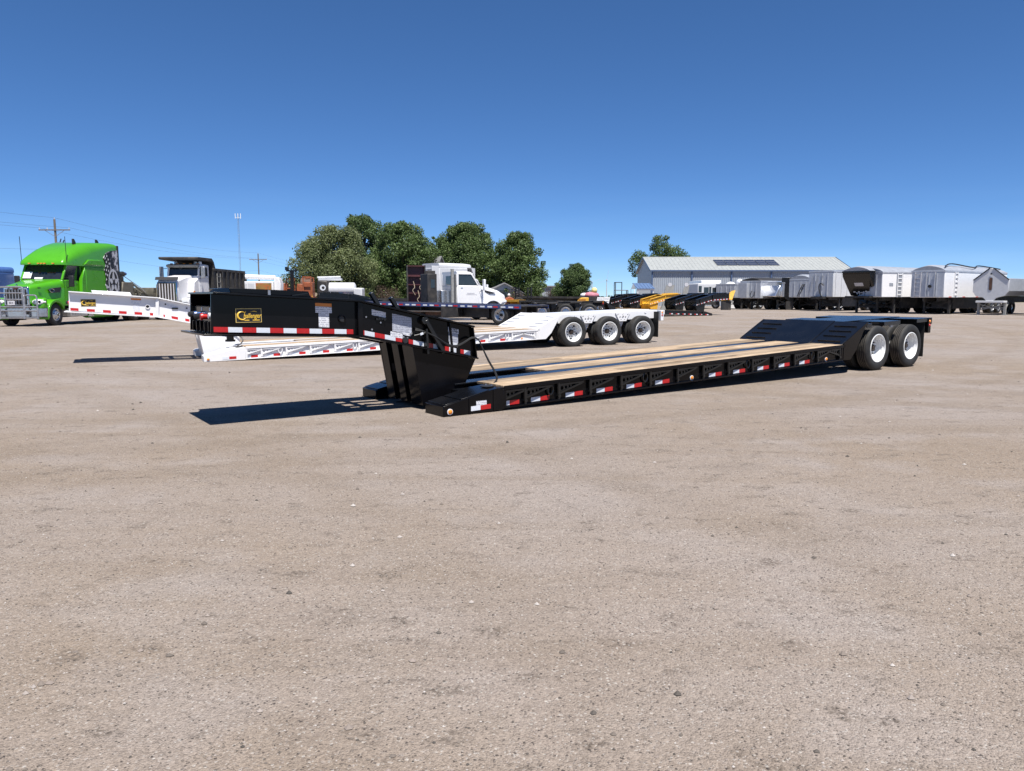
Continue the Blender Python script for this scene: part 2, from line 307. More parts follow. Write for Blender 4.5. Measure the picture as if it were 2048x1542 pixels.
# ------------------------------------------------------------------ ground
def mk_ground():
    m=bpy.data.materials.new('gravel_lot'); m.use_nodes=True; t=m.node_tree; b=t.nodes['Principled BSDF']; L=t.links.new
    ge=nd(t,'ShaderNodeNewGeometry'); P=ge.outputs['Position']
    def noise(sc,det=4,vec=P,dist=0):
        n=nd(t,'ShaderNodeTexNoise'); n.inputs['Scale'].default_value=sc; n.inputs['Detail'].default_value=det; n.inputs['Distortion'].default_value=dist; L(vec,n.inputs[0]); return n.outputs[0]
    def mp(vec,sc,rz=0):
        n=nd(t,'ShaderNodeMapping'); n.inputs['Scale'].default_value=sc; n.inputs['Rotation'].default_value=(0,0,rz); L(vec,n.inputs[0]); return n.outputs[0]
    def rng(v,a,bb,c=0.,d=1.):
        n=nd(t,'ShaderNodeMapRange'); n.inputs[1].default_value=a; n.inputs[2].default_value=bb; n.inputs[3].default_value=c; n.inputs[4].default_value=d; L(v,n.inputs[0]); return n.outputs[0]
    def mix(f,a,bb,mode='MIX'):
        n=nd(t,'ShaderNodeMix',data_type='RGBA',blend_type=mode)
        for s,i in ((f,0),(a,6),(bb,7)):
            if isinstance(s,tuple): n.inputs[i].default_value=(*s,1)
            elif isinstance(s,float): n.inputs[i].default_value=s
            else: L(s,n.inputs[i])
        return n.outputs[2]
    tracks=[]
    big=noise(.22,5,dist=.4); c=mix(rng(big,.36,.60),GT[0],GT[1])
    pat=noise(.9,6); c=mix(rng(pat,.50,.66,0,.6),c,GT[2])
    # tyre sweeps: long faint streaks
    s1=noise(1.0,6,mp(P,(.10,1.6,1),R(-24)),.3); c=mix(rng(s1,.52,.70,0,.42),c,GT[3])
    s2=noise(1.0,6,mp(P,(.07,1.3,1),R(9)),.3); c=mix(rng(s2,.54,.72,0,.38),c,GT[3])
    # dark damp stains and scuffs, broken up by the grain
    brk=rng(noise(38,4),.40,.62)
    def brkm(m):
        q=nd(t,'ShaderNodeMath',operation='MULTIPLY'); L(m,q.inputs[0]); L(brk,q.inputs[1]); return q.outputs[0]
    st=noise(1.1,7,mp(P,(.85,1.0,1),R(12))); c=mix(brkm(rng(st,.58,.72,0,.62)),c,GT[4])
    sc=noise(5.0,5,mp(P,(.8,1.1,1),R(20))); c=mix(brkm(rng(sc,.57,.69,0,.85)),c,GT[4])
    cl=noise(24,5); c=mix(rng(cl,.60,.74,0,.38),c,GT[4]); c=mix(rng(cl,.40,.28,0,.4),c,GT[2])  # small clods: dark shadow clumps painted into the colour, paler ground between
    # curved wheel tracks left by trucks turning in the lot
    for (cx,cy,R0,wd,st) in ((-14,46,39.5,.28,.50),(-14,46,37.4,.28,.50),(22,40,33.0,.3,.5),(22,40,30.8,.3,.5),(9,-22,33.2,.26,.42),(9,-22,31.1,.26,.42),(-30,-14,37.0,.3,.36),(-30,-14,34.8,.3,.36),(40,60,58.0,.4,.5),(40,60,55.6,.4,.5)):
        vm=nd(t,'ShaderNodeVectorMath',operation='DISTANCE'); L(P,vm.inputs[0]); vm.inputs[1].default_value=(cx,cy,0)
        ab=nd(t,'ShaderNodeMath',operation='SUBTRACT'); L(vm.outputs['Value'],ab.inputs[0]); ab.inputs[1].default_value=R0
        aa=nd(t,'ShaderNodeMath',operation='ABSOLUTE'); L(ab.outputs[0],aa.inputs[0])
        ms=nd(t,'ShaderNodeMath',operation='MULTIPLY'); L(rng(aa.outputs[0],wd*.5,wd*1.5,st,0),ms.inputs[0]); L(rng(pat,.36,.58),ms.inputs[1])
        c=mix(ms.outputs[0],c,GT[3]); tracks.append(ms.outputs[0])
    # grains
    vo=nd(t,'ShaderNodeTexVoronoi'); vo.inputs['Scale'].default_value=120; L(P,vo.inputs['Vector'])
    sp=nd(t,'ShaderNodeSeparateColor'); L(vo.outputs['Color'],sp.inputs[0]); g=sp.outputs[0]
    c=mix(rng(g,.0,1.,.0,.60),c,mix(1.0,c,(.50,.48,.47),'MULTIPLY'))
    c=mix(rng(g,.93,.98,0,.5),c,GT[5]); c=mix(rng(sp.outputs[1],.955,.985,0,.75),c,(.035,.03,.03))
    v2=nd(t,'ShaderNodeTexVoronoi'); v2.inputs['Scale'].default_value=52; L(P,v2.inputs['Vector']); sp2=nd(t,'ShaderNodeSeparateColor'); L(v2.outputs['Color'],sp2.inputs[0])
    near=rng(v2.outputs['Distance'],.18,.42,1,0); mu=nd(t,'ShaderNodeMath',operation='MULTIPLY'); L(near,mu.inputs[0]); L(rng(sp2.outputs[0],.972,.985,0,.6),mu.inputs[1]); c=mix(mu.outputs[0],c,GT[5])
    mu2=nd(t,'ShaderNodeMath',operation='MULTIPLY'); L(near,mu2.inputs[0]); L(rng(sp2.outputs[1],.972,.985,0,.7),mu2.inputs[1]); c=mix(mu2.outputs[0],c,(.05,.045,.04))
    fn=noise(260,2); c=mix(rng(fn,.35,.65,0,.36),c,mix(1.0,c,(.42,.40,.38),'MULTIPLY'))
    # beyond the lot: dry grass and fields
    sx=nd(t,'ShaderNodeSeparateXYZ'); L(P,sx.inputs[0]); fld=mix(rng(noise(.03,4),.4,.6),(.10,.105,.045),(.17,.15,.085))
    ny=nd(t,'ShaderNodeMath',operation='ADD'); L(sx.outputs[1],ny.inputs[0]); L(rng(noise(.12,3),.2,.8,-14,14),ny.inputs[1])
    c=mix(rng(ny.outputs[0],165,180),c,fld)
    L(c,b.inputs['Base Color']); b.inputs['Roughness'].default_value=.93; b.inputs['Specular IOR Level'].default_value=.2
    def bump(h,st,di,prev=None):
        n=nd(t,'ShaderNodeBump'); n.inputs['Strength'].default_value=st; n.inputs['Distance'].default_value=di; L(h,n.inputs['Height'])
        if prev: L(prev,n.inputs['Normal'])
        return n.outputs[0]
    sm_=tracks[0]
    for k in tracks[1:]:
        q=nd(t,'ShaderNodeMath',operation='ADD'); L(sm_,q.inputs[0]); L(k,q.inputs[1]); sm_=q.outputs[0]
    nb=bump(noise(2.2,5),.6,.06); nb=bump(sm_,.6,-.03,nb); nb=bump(noise(14,4),.6,.018,nb); nb=bump(cl,.6,.012,nb); nb=bump(rng(vo.outputs['Distance'],0,.7,1,0),.75,.006,nb); nb=bump(fn,.5,.003,nb)
    L(nb,b.inputs['Normal']); MC['gravel_lot']=m
GT=[(.294,.239,.190),(.330,.286,.256),(.356,.317,.294),(.240,.190,.144),(.115,.094,.077),(.52,.49,.45)]
mk_ground()
ys=[-40,-10,0,5,10,15]+[20+k*1.0 for k in range(15)]+[36,40,60,90,150,300,700,1600,4500]
xs=[-4500,-1200,-300,-80,-30,-10,0,10,30,80,300,1200,4500]
g=MB(); g.v=[(x,y,gz(y)) for y in ys for x in xs]; n=len(xs)
g.f=[(j*n+i,j*n+i+1,(j+1)*n+i+1,(j+1)*n+i) for j in range(len(ys)-1) for i in range(n-1)]
o=g.build('ground','gravel_lot'); o['kind']='structure'; o['label']='wide tan gravel and dirt lot with tyre marks'; 

# loose stones lying on the lot
def stones():
    rs=np.random.RandomState(3); N=26000
    y=2.1+ (rs.rand(N)**1.5)*17; x=(rs.rand(N)-.5)*2*(y*.74+.3)
    s=.0022+.0045*rs.rand(N)**2.5; big=rs.rand(N)<.03; s=np.where(big,s*2.8,s)*(1+y*.03)
    base=np.array([(1,0,0),(.3,.95,0),(-.8,.6,0),(-.8,-.6,0),(.3,-.95,0),(0,0,.75),(0,0,-.4)])
    V=base[None]*(1+.5*(rs.rand(N,7,3)-.5)); a=rs.rand(N)*6.28; ca,sa=np.cos(a),np.sin(a)
    X=V[:,:,0]*ca[:,None]-V[:,:,1]*sa[:,None]; Y=V[:,:,0]*sa[:,None]+V[:,:,1]*ca[:,None]
    P=np.stack([X*s[:,None]+x[:,None],Y*s[:,None]*.8+y[:,None],V[:,:,2]*s[:,None]+(s*.2)[:,None]],-1).reshape(-1,3)
    f=[(0,1,5),(1,2,5),(2,3,5),(3,4,5),(4,0,5),(1,0,6),(2,1,6),(3,2,6),(4,3,6),(0,4,6)]
    F=(np.array(f)[None]+(np.arange(N)*7)[:,None,None]).reshape(-1,3)
    me=bpy.data.meshes.new('gravel'); me.from_pydata(P.tolist(),[],F.tolist())
    m=bpy.data.materials.new('stone'); m.use_nodes=True; t=m.node_tree; b=t.nodes['Principled BSDF']; ge=nd(t,'ShaderNodeNewGeometry'); cr=nd(t,'ShaderNodeValToRGB'); e=cr.color_ramp.elements
    e[0].color=(.05,.045,.04,1); e[0].position=.0; e[1].color=(.40,.37,.345,1); e[1].position=1.; q=e.new(.25); q.color=(.15,.125,.105,1); q=e.new(.8); q.color=(.24,.20,.175,1)
    t.links.new(ge.outputs['Random Per Island'],cr.inputs[0]); t.links.new(cr.outputs[0],b.inputs['Base Color']); b.inputs['Roughness'].default_value=.85; MC['stone']=m
    o=obj('gravel',me,'stone'); tag(o,'small loose stones scattered over the gravel lot','gravel',kind='stuff')
stones()

# ------------------------------------------------------------------ wheels
WC={}
def wheel_meshes(Rr,w,rim,style):
    k=(Rr,w,rim,style)
    if k in WC: return WC[k]
    h=w/2; p=[(rim-.012,-h+.035),(rim+.012,-h+.012),(rim+.04,-h-.006),((rim+Rr)/2+.02,-h-.012),(Rr-.035,-h+.002),(Rr-.012,-h+.014),(Rr-.001,-h+.035)]
    ng=5; sp=(w-.07)/ng
    for i in range(1,ng):
        y=-h+.035+sp*i; p+=[(Rr,y-.009),(Rr-.018,y-.006),(Rr-.018,y+.006),(Rr,y+.009)]
    p+=[(a,-b) for a,b in reversed(p[:7])]
    ty=MB().lathe(p,n=44,closed=True).mesh('tyre',50)
    d={'dish':.19,'steer':.03,'drive':.15}[style]; y0=-h
    if style=='steer': pr=[(rim+.006,y0+.02),(rim+.004,y0+.004),(rim-.012,y0+.002),(rim-.03,y0+.03),(rim-.05,y0+.035),(rim-.09,y0+.008),(.17,y0-.02),(.15,y0-.03),(.13,y0-.06),(.11,y0-.07),(0.001,y0-.075)]
    else: pr=[(rim+.006,y0+.022),(rim+.004,y0+.004),(rim-.010,y0+.001),(rim-.016,y0+.012),(rim-.022,y0+.045),(rim-.038,y0+.055),(rim-.040,y0+.10),(rim-.055,y0+.112),(rim-.062,y0+d-.01),(rim-.085,y0+d),(.20,y0+d-.008),(.14,y0+d-.012),(.001,y0+d-.012)]
    rm=MB().lathe(pr,n=40).mesh('wheel',30)
    hb=MB(); yy=y0+(d-.012 if style!='steer' else -.02)
    if style=='steer':
        hb.cyl((0,yy-.03,0),(0,yy-.12,0),.075,.06,n=16)
        for i in range(10): a=2*PI*i/10; hb.cyl((.142*math.cos(a),yy,.142*math.sin(a)),(.142*math.cos(a),yy-.045,.142*math.sin(a)),.016,n=6)
    else:
        hb.cyl((0,yy+.002,0),(0,yy-.055,0),.085,.08,n=18); hb.cyl((0,yy-.05,0),(0,yy-.085,0),.05,.045,n=14)
        for i in range(10): a=2*PI*i/10; hb.cyl((.145*math.cos(a),yy+.002,.145*math.sin(a)),(.145*math.cos(a),yy-.03,.145*math.sin(a)),.017,n=6)
    hm=hb.mesh('hub',30)
    hh=MB()
    for i in range(5): a=2*PI*(i+.3)/5; rr=(.20+rim-.085)/2+.005; hh.cyl((rr*math.cos(a),yy+.01,rr*math.sin(a)),(rr*math.cos(a),yy-(.001 if style!='steer' else .006),rr*math.sin(a)),.034 if style!='steer' else .03,n=12)
    WC[k]=(ty,rm,hm,hh.mesh('hand_holes',30)); return WC[k]
def wheel(parent,x,y,z,side=-1,Rr=.4855,w=.26,rim=.305,style='dish',rimmat='rim_white',hubmat='hub_dark',holes=True,tyre='rubber',spin=0,detail=True):
    ty,rm,hm,hh=wheel_meshes(Rr,w,rim,style)
    def cp(me,mt):
        if mt in me.get('mm',''): pass
        key=me.name+'|'+mt
        if key not in WC:
            c=me.copy(); c.materials.clear(); c.materials.append(M(mt)); c.name=me.name; WC[key]=c
            if mt=='rubber':
                c.materials.append(M('rubber_dusty'))
                for p in c.polygons:
                    q=p.center
                    if math.hypot(q.x,q.z)>Rr-.006 and abs(q.y)<w/2-.03: p.material_index=1
        return WC[key]
    o=obj('wheel',cp(rm,rimmat),None,parent,loc=(x,y,z),rot=(0,spin,0 if side<0 else PI))
    obj('tyre',cp(ty,tyre),None,o)
    if detail:
        obj('hub',cp(hm,hubmat),None,o)
        if holes: obj('hand_hole',cp(hh,'dark_plastic'),None,o)
    return o

# ------------------------------------------------------------------ lowboy trailers
SH=.0305
def outrigger_mesh():
    v,f=holeplate([(.03,.095),(.03,.205),(.43,.205)],[(.085,.158,.030),(.162,.166,.023),(.230,.174,.018),(.287,.181,.013),(.335,.186,.010)],-.028,-.020)
    b=MB().add(v,f); b.box(.0,.50,-.048,-.010,.205,.232); b.box(-.002,.034,-.05,-.008,.015,.255)
    b.bar((.02,-.030,.085),(.47,-.030,.205),.026,.03,up=(0,1,0)); b.cyl((.016,-.030,.0),(.016,-.030,.27),.022,n=10); b.cyl((.016,-.058,.05),(.016,-.01,.05),.026,n=10)
    return b.mesh('outrigger')
OUTR={}
def lowboy(name,label,group,loc,rotz,pal,axles,neck,detail=2,scale=1,z0=0,wheels=True):
    root=thing(name,label,'trailer',(loc[0],loc[1],z0),rotz,group,scale)
    body,dk,rimm=pal['body'],pal['deck'],pal['rim']
    Wd=2.59; far=lambda y:Wd-y
    white=pal.get('white',False)
    posts=[.92,1.36,1.98,2.60,3.25,3.90,4.55,5.20,5.87,6.55,7.20,7.85]
    rings=[1.84,3.80,6.44,8.46]
    tapes=[.42,.95,1.50,2.15,2.77,3.41,4.06,5.40,6.06,6.76,7.41,8.07]
    def bx(b,x0,x1,y0,y1,z0_,z1,f): return b.box(x0,x1,far(y1) if f else y0,far(y0) if f else y1,z0_,z1)
    for f in (0,1):
        b=MB(); bx(b,.99,9.58,.060,.080,.02,.30,f); bx(b,.02,9.62,.003,.13,.0,.022,f); bx(b,.99,9.58,.0,.10,.285,.322,f); bx(b,.985,9.58,.0,.012,.262,.2851,f)
        bx(b,.985,1.03,.005,.065,.022,.285,f); bx(b,9.46,9.52,.01,.065,.022,.285,f)
        b.build('side_rail',body,root,bevel=.004 if detail>1 else 0,shear=SH)
    # outriggers, tie rings, tapes
    key=(body,)
    if key not in OUTR: OUTR[key]=outrigger_mesh()
    om=OUTR[key]
    nside=(0,1) if detail>1 else ((0,1) if detail==1 else ())
    if detail>1:
      for f in nside:
        for u in posts+[8.62]:
            obj('outrigger',om,pal['fold'],root,loc=(u,.0605 if not f else far(.0605),.022+SH*u),rot=(0,-SH,0) if not f else (0,SH,PI)).location.x+= (0 if not f else .5)
        m=obj('outrigger',om,pal['fold'],root,loc=(9.44,.0605 if not f else far(.0605),.022+SH*9.44),rot=(0,-SH,0)); m.scale=(-1,1 if not f else -1,1)
        for u in rings:
            z=.21+SH*u; y=.03 if not f else far(.03)
            b=MB(); b.tube([(u+.05*math.cos(a),y,z-.03+.075*math.sin(a)) for a in [2*PI*k/14 for k in range(14)]],.014,6,closed=True); b.box(u-.04,u+.04,min(y,y+(.04 if not f else -.04)),max(y,y+(.04 if not f else -.04)),z+.02,z+.07)
            b.build('tie_ring',pal['fold'],root)
    for f in ((0,1) if detail>0 else (0,1)):
        y0,y1=(.0545,.0598) if not f else (far(.0598),far(.0545))
        for u in tapes:
            a,b_=(('tape_white',0),('tape_red',1))
            L=.17
            for mt,k in (('tape_white',0),('tape_red',1)):
                uu=u+k*L
                if white and mt=='tape_white': mtt='tape_white'
                else: mtt=mt
                MB().box(uu,uu+L-.002,y0-(.0 if u>.9 else (.059 if not f else -.059)),y1-(.0 if u>.9 else (.059 if not f else -.059)),.032,.096).build('reflective_tape',mtt,root,shear=SH)
    for u in (.10,4.95,8.98):
        y=.0 if u<.5 else .060
        MB().cyl((u,y-.012,.062),(u,y+.004,.062),.042,n=18).build('lamp_surround',pal['lampring'],root,shear=SH)
        MB().lathe([(.001,-.02),(.018,-.018),(.030,-.008),(.032,.0)],(u,y-.012,.062),n=14).build('marker_lamp','lamp_amber',root,shear=SH)
    # deck: cross members under it, planks on it
    b=MB()
    for k in range(18): u=1.2+k*.48; b.box(u,u+.06,.106,far(.106),.10,.20)
    deck=b.build('deck',body,root,shear=SH)
    rs=random.Random(int(loc[0]*100)+5)
    strips=[(.012,.715,.985),(1.005,1.585,2.52),(1.875,2.578,.985)]
    if detail>=1:
        for (a,c,u0) in strips:
            npl=4 if detail>1 else 2; w=(c-a)/npl
            for i in range(npl):
                cuts=[u0]; u=u0+rs.uniform(1.6,3.2)
                while u<8.6: cuts.append(u); u+=rs.uniform(2.2,3.4)
                cuts.append(9.50)
                for p,q in zip(cuts[:-1],cuts[1:]):
                    zt=.3235+rs.uniform(.0,.006)
                    MB().box(p+.002,q-.002,a+i*w+.004,a+(i+1)*w-.004,.29,zt).build('plank','deck_wood',deck,shear=SH,bevel=.003 if detail>1 else 0)
    for (a,c) in ((.72,1.0),(1.59,1.87)):
        b=MB(); b.box(.62,9.5,a,c,.298,.3205); b.box(.62,9.5,(a+c)/2-.012,(a+c)/2+.012,.03,.298); b.box(.62,9.5,a+.03,c-.03,.012,.03); b.build('main_beam',dk,root,bevel=.003 if detail>1 else 0,shear=SH)
    b=MB()
    for u in (1.32,1.95): b.box(u,u+.12,.872,1.718,.13,.20)
    b.box(2.44,2.50,.872,1.718,.03,.285); b.build('well_bar',dk,root,shear=SH)
    # front feet
    for f in (0,1):
        prof=[(0,0.001),(0,.145),(.78,.300),(.985,.318),(.985,.001)]
        a,c=(.0,.50) if not f else (far(.50),Wd)
        ft=MB().prism([(p[0],p[1]-SH*p[0]+(0 if p[1]>.01 else SH*p[0])) if 0 else p for p in prof],'y',a,c).build('foot',body,root,bevel=.008,shear=SH*.6)
        for u in (.40,.80): yy=(-.010,.004) if not f else (Wd-.004,Wd+.010); MB().prism([(u,.01),(u,.140+.19*u),(u+.03,.140+.19*(u+.03)),(u+.03,.01)],'y',*yy).build('foot_rib',body,ft,shear=SH*.6)
        if not white and not f and detail>1: MB().box(.52,.69,-.0042,-.0005,.10,.165).build('decal','decal_white',ft,shear=SH*.6)
        for (s0,s1) in ((.04,.26),(.29,.74)):
            q=[(s0,.145+.1987*s0+.001),(s0,.145+.1987*s0+.012),(s1,.145+.1987*s1+.012),(s1,.145+.1987*s1+.001)]
            MB().prism(q,'y',a+.012,c-.012).build('tread_plate',dk,ft,bevel=.003,shear=SH*.6)
        MB().box(.55,.985,.502 if not f else far(.72),.72 if not f else far(.502),.01,.25).build('foot_bracket',dk,root,shear=SH)
        MB().cyl((.86,(a+c)/2,.318),(.86,(a+c)/2,.327),.10,n=20).build('hose_port','dark_plastic',root,shear=SH*.6)
    # rear transition ramps
    zr=lambda u:.323+(u-9.46)*.4565
    for nm,a,c in (('ramp_panel',.022,.745),('ramp_panel',far(.745),far(.022)),('ramp_centre',.75,far(.75))):
        h=0 if nm=='ramp_panel' else .012
        p=[(9.44,zr(9.44)+h),(10.38,zr(10.38)+h),(10.40,zr(10.38)-.03),(9.46,zr(9.44)-.04)]
        r_=MB().prism(p,'y',a,c).build(nm,dk,root,bevel=.004,shear=SH)
        if nm=='ramp_panel':
            for i in range(4):
                u=9.56+i*.20; MB().prism([(u,zr(u)-.004),(u-.006,zr(u)+.022),(u+.012,zr(u+.012)+.024),(u+.02,zr(u+.02)-.004)],'y',a+.10,c-.12).build('cleat',pal['cleat'],r_,shear=SH)
    for f in (0,1):
        a,c=(.0,.02) if not f else (far(.02),Wd)
        MB().prism([(9.52,.0),(9.52,.353),(10.36,.745),(10.42,.742),(10.40,.70),(10.28,.62),(10.0,.18),(9.80,.0)],'y',a,c).build('ramp_side',body,root,bevel=.004,shear=SH)
    # rear frame
    u1=axles[-1]+.82
    for a in (.75,far(.79)):
        MB().prism([(9.6,.05),(9.9,.05),(10.5,.42),(u1-.05,.42),(u1-.05,.70),(10.3,.70),(9.6,.35)],'y',a,a+.04).build('rear_beam',pal['rear'],root,shear=SH)
    b=MB(); b.box(10.36,u1-.02,.72,far(.72),.702,.722); b.build('rear_deck',dk,root,bevel=.004,shear=SH)
    segs=[]
    if white:
        segs=[(10.40,u1,.30)]
    else:
        segs=[((axles[k]+axles[k+1])/2-.42,(axles[k]+axles[k+1])/2+.26,.06) for k in range(len(axles)-1)]+[(axles[-1]+.22,u1,.02),(10.405,axles[0]-.28,.03)]
    for f in (0,1):
        for (p,q,y0) in segs:
            b=MB(); bx(b,p,q,y0,.718,.69,.708,f); bx(b,p,q,y0,y0+.014,.62 if not white else .44,.692,f); b.build('fender',dk if not white else pal['rear'],root,bevel=.003,shear=SH)
        b=MB(); bx(b,u1-.10,u1+.02,.0,.20,.36,.70,f); b.build('tail_lamp_box',body,root,bevel=.006,shear=SH)
        yy=-.006 if not f else Wd+.006
        for mt,z in (('lamp_amber',.63),('lamp_red',.54)): MB().lathe([(.001,-.012),(.026,-.008),(.034,.004)],(u1-.045,yy,z),n=12).build('tail_lamp',mt,root,shear=SH)
        b=MB(); bx(b,u1-.16,u1-.145,.06,.66,-.19,.66,f); b.build('mudflap','rubber',root,shear=SH)
    MB().box(u1-.02,u1+.06,.0,Wd,.56,.71).build('rear_bumper',body,root,bevel=.006,shear=SH)
    if white:
        for k in range(len(axles)-1):
            u=(axles[k]+axles[k+1])/2+.02; z=.70+SH*u
            v,f=holeplate([(u-.30,z-.02),(u+.30,z-.02),(u+.14,z-.30),(u-.14,z-.30)],[(u-.2,z-.08,.03),(u+.2,z-.08,.03),(u,z-.07,.03),(u-.11,z-.17,.03),(u+.11,z-.17,.03),(u-.07,z-.25,.02),(u+.07,z-.25,.02),(u,z-.16,.045)],.262,.276)
            MB().add(v,f).build('hanger_plate',body,root)
            MB().prism([(u-.16,z-.30),(u+.16,z-.30),(u+.02,z-.56),(u-.02,z-.56)],'y',.42,.46).build('hanger_gusset',body,root)
        for u in (axles[0]+.25,axles[1]+.45,axles[2]+.3): MB().cyl((u,.286,.66),(u,.299,.66),.045,n=14).build('winch_boss',body,root,shear=SH)
    else:
        for k in range(len(axles)-1):
            u=(axles[k]+axles[k+1])/2
            MB().prism([(u-.2,.70),(u+.2,.70),(u+.1,.35),(u-.1,.35)],'y',.5,.56).build('hanger_plate',body,root,shear=SH)
            MB().box(u+.12,u+.2,.20,.24,.56,.61).build('tag_plate','tape_white',root,shear=SH)
    if wheels:
        for k,u in enumerate(axles):
            MB().cyl((u,.3,.4855),(u,far(.3),.4855),.065,n=12).build('axle','frame_dark',root)
            MB().box(u-.5,u+.12,.70,.80,.42,.56).box(u-.5,u+.12,far(.80),far(.70),.42,.56).build('suspension_arm','frame_dark',root)
            for y,s in ((.14,-1),(far(.14),1)): wheel(root,u,y,.4855,s,rimmat=rimm,holes=white,spin=random.uniform(0,1.2),detail=detail>0)
            for y,s in ((.475,1),(far(.475),-1)): wheel(root,u,y,.4855,s,rimmat=rimm,detail=False)
    gooseneck(root,body,pal,neck,detail,white)
    return root

def gooseneck(root,body,pal,N,detail,white):
    FT,FB,BT,BB,RT,RB=N; Wd=2.59; a,c=.75,1.84; far=lambda y:Wd-y
    b=MB()
    for y in (a,c-.025):
        b.prism([FB,FT,BT,BB],'y',y,y+.025); b.prism([BB,BT,RT,RB],'y',y+.0005,y+.0245)
    lerp=lambda p,q,t:(p[0]+(q[0]-p[0])*t,p[1]+(q[1]-p[1])*t)
    def strip(p,q,h,y0,y1): b.prism([(p[0],p[1]),(q[0],q[1]),(q[0],q[1]+h),(p[0],p[1]+h)],'y',y0,y1)
    strip(FT,BT,.025,a-.10,c+.10); strip((FB[0]-.10,FB[1]-.03),(BB[0],BB[1]-.025),.025,a-.07,c+.07)
    for y0,y1 in ((a-.09,a+.11),(c-.11,c+.09)):
        strip(BT,RT,.025,y0,y1); strip((BB[0],BB[1]-.026),(RB[0],RB[1]-.026),.025,y0,y1)
    for y0,y1 in ((a-.06,a-.001),(c+.001,c+.06)):
        b.prism([(BT[0]-.035,BT[1]),(BT[0]+.035,BT[1]-.01),(BB[0]+.035,BB[1]-.01),(BB[0]-.035,BB[1])],'y',y0,y1)
        b.prism([(RT[0]-.02,RT[1]),(RT[0],RT[1]),(RB[0],RB[1]),(RB[0]-.02,RB[1])],'y',y0,y1)
        m=lerp(RT,RB,.0); t=.78; p=lerp(BT,RT,t); q=lerp(BB,RB,t)
        b.prism([(p[0]-.012,p[1]),(p[0]+.012,p[1]),(q[0]+.012,q[1]),(q[0]-.012,q[1])],'y',y0+.02,y1)
    for t in (.12,.42,.72,.98):
        p=lerp(BT,RT,t); b.box(p[0]-.05,p[0]+.05,a+.026,c-.026,p[1]-.16,p[1]-.06)
    for y in (1.10,1.42): b.prism([(BB[0]+.02,BB[1]+.02),(BT[0]+.02,BT[1]-.16),(RT[0]-.06,RT[1]-.14),(RT[0]-.06,RT[1]-.22)],'y',y,y+.05)
    # front end: recess above, coupler panel below
    b.box(FB[0]+.05,FB[0]+.07,a+.026,c-.026,FB[1]-.01,FT[1]-.145)
    b.box(FB[0]+.55,FB[0]+.57,a+.026,c-.026,FB[1],FT[1])
    b.box(FB[0]+.05,FB[0]+.56,a+.026,c-.026,FT[1]-.165,FT[1]-.145)
    for k in range(5): y=a+.12+k*.2; b.box(FB[0]-.0,FB[0]+.05,y,y+.02,FB[1],FB[1]+.13)
    gn=b.build('gooseneck',body,root,bevel=.004)
    # lower neck: side plates and front columns
    lp=[(-.05,.90),(RB[0],RB[1]-.027),(.78,.27),(.10,.06)]
    for y in (a+.0,c-.03):
        MB().prism(lp,'y',y-.004,y+.03).build('neck_plate',body,root,bevel=.004)
    for (y0,y1) in ((a+.031,1.08),(1.22,1.42),(1.60,c-.031)):
        MB().prism([(-.05,.93),(.10,.90),(.25,.06),(.10,.06)],'y',y0,y1).build('neck_column',body,root,bevel=.004)
    MB().box(.14,.60,a+.031,c-.031,.06,.10).build('neck_base',body,root)
    MB().prism([(.52,.93),(RB[0]-.1,RB[1]),(.74,.30),(.66,.30)],'y',a+.031,c-.031).build('neck_back',body,root)
    # king pin under the nose
    MB().cyl((-2.36,1.30,FB[1]-.14),(-2.36,1.30,FB[1]-.03),.045,n=14).cyl((-2.36,1.30,FB[1]-.14),(-2.36,1.30,FB[1]-.115),.062,n=14).build('king_pin',body if white else 'black_satin',root)
    # pad lying on the nose
    pF,pR=(-2.46 if not white else -2.3),(-1.5)
    zt=lambda u:FT[1]+(BT[1]-FT[1])*(u-FT[0])/(BT[0]-FT[0])+.025
    MB().prism([(pF,zt(pF)+.002),(pF-.02,zt(pF)+.062),(pR,zt(pR)+.075),(pR+.03,zt(pR)+.002)],'y',.80,1.79).build('top_plate',body,root,bevel=.006)
    if not white: MB().box(-2.02,-1.99,.775,.80,zt(-2)-.02,zt(-2)+.06).build('latch','steel',root); MB().bar((-1.72,.775,zt(-1.7)+.012),(-1.52,.775,zt(-1.5)+.05),.012,.014).build('hinge_arm','black_satin',root)
    # levers standing up behind the bend
    if detail>1 and not white:
        for u,y in ((-.52,1.02),(-.22,1.02)):
            z=BT[1]+(RT[1]-BT[1])*(u-BT[0])/(RT[0]-BT[0])
            MB().bar((u+.20,y+.0,z-.16),(u-.02,y,z+.19),.075,.05).build('stop_bar','black_satin',root,bevel=.004)
    # tapes along the lower edge
    e=lambda p,q,u:p[1]+(q[1]-p[1])*(u-p[0])/(q[0]-p[0])
    def tape(u0,u1,mt,p,q):
        z0,z1=e(p,q,u0)+.012,e(p,q,u1)+.012
        for y0,y1 in ((a-.0035,a-.0005),(c+.0005,c+.0035)):
            MB().prism([(u0,z0),(u1,z1),(u1,z1+.062),(u0,z0+.062)],'y',y0,y1).build('reflective_tape',mt,gn)
    u=FB[0]+.03; k=0
    while u<BB[0]-.10:
        w=min(.167,BB[0]-.085-u); tape(u+.001,u+w-.001,('tape_red','tape_white')[k%2],FB,BB); u+=.167; k+=1
    for (p,q,mt) in ((-.80,-.765,'tape_red'),(-.765,-.62,'tape_white'),(-.62,-.47,'tape_red'),(-.47,-.31,'tape_white'),(-.31,-.21,'tape_red'),(-.11,-.04,'tape_red'),(-.04,.13,'tape_white'),(.19,.28,'tape_red'),(.28,.38,'tape_white'),(.47,.54,'tape_red'),(.54,.56,'tape_white'),(.61,.66,'tape_white'),(.73,.79,'tape_red'),(.79,.90,'tape_white')): tape(p+.001,q-.001,mt,BB,RB)
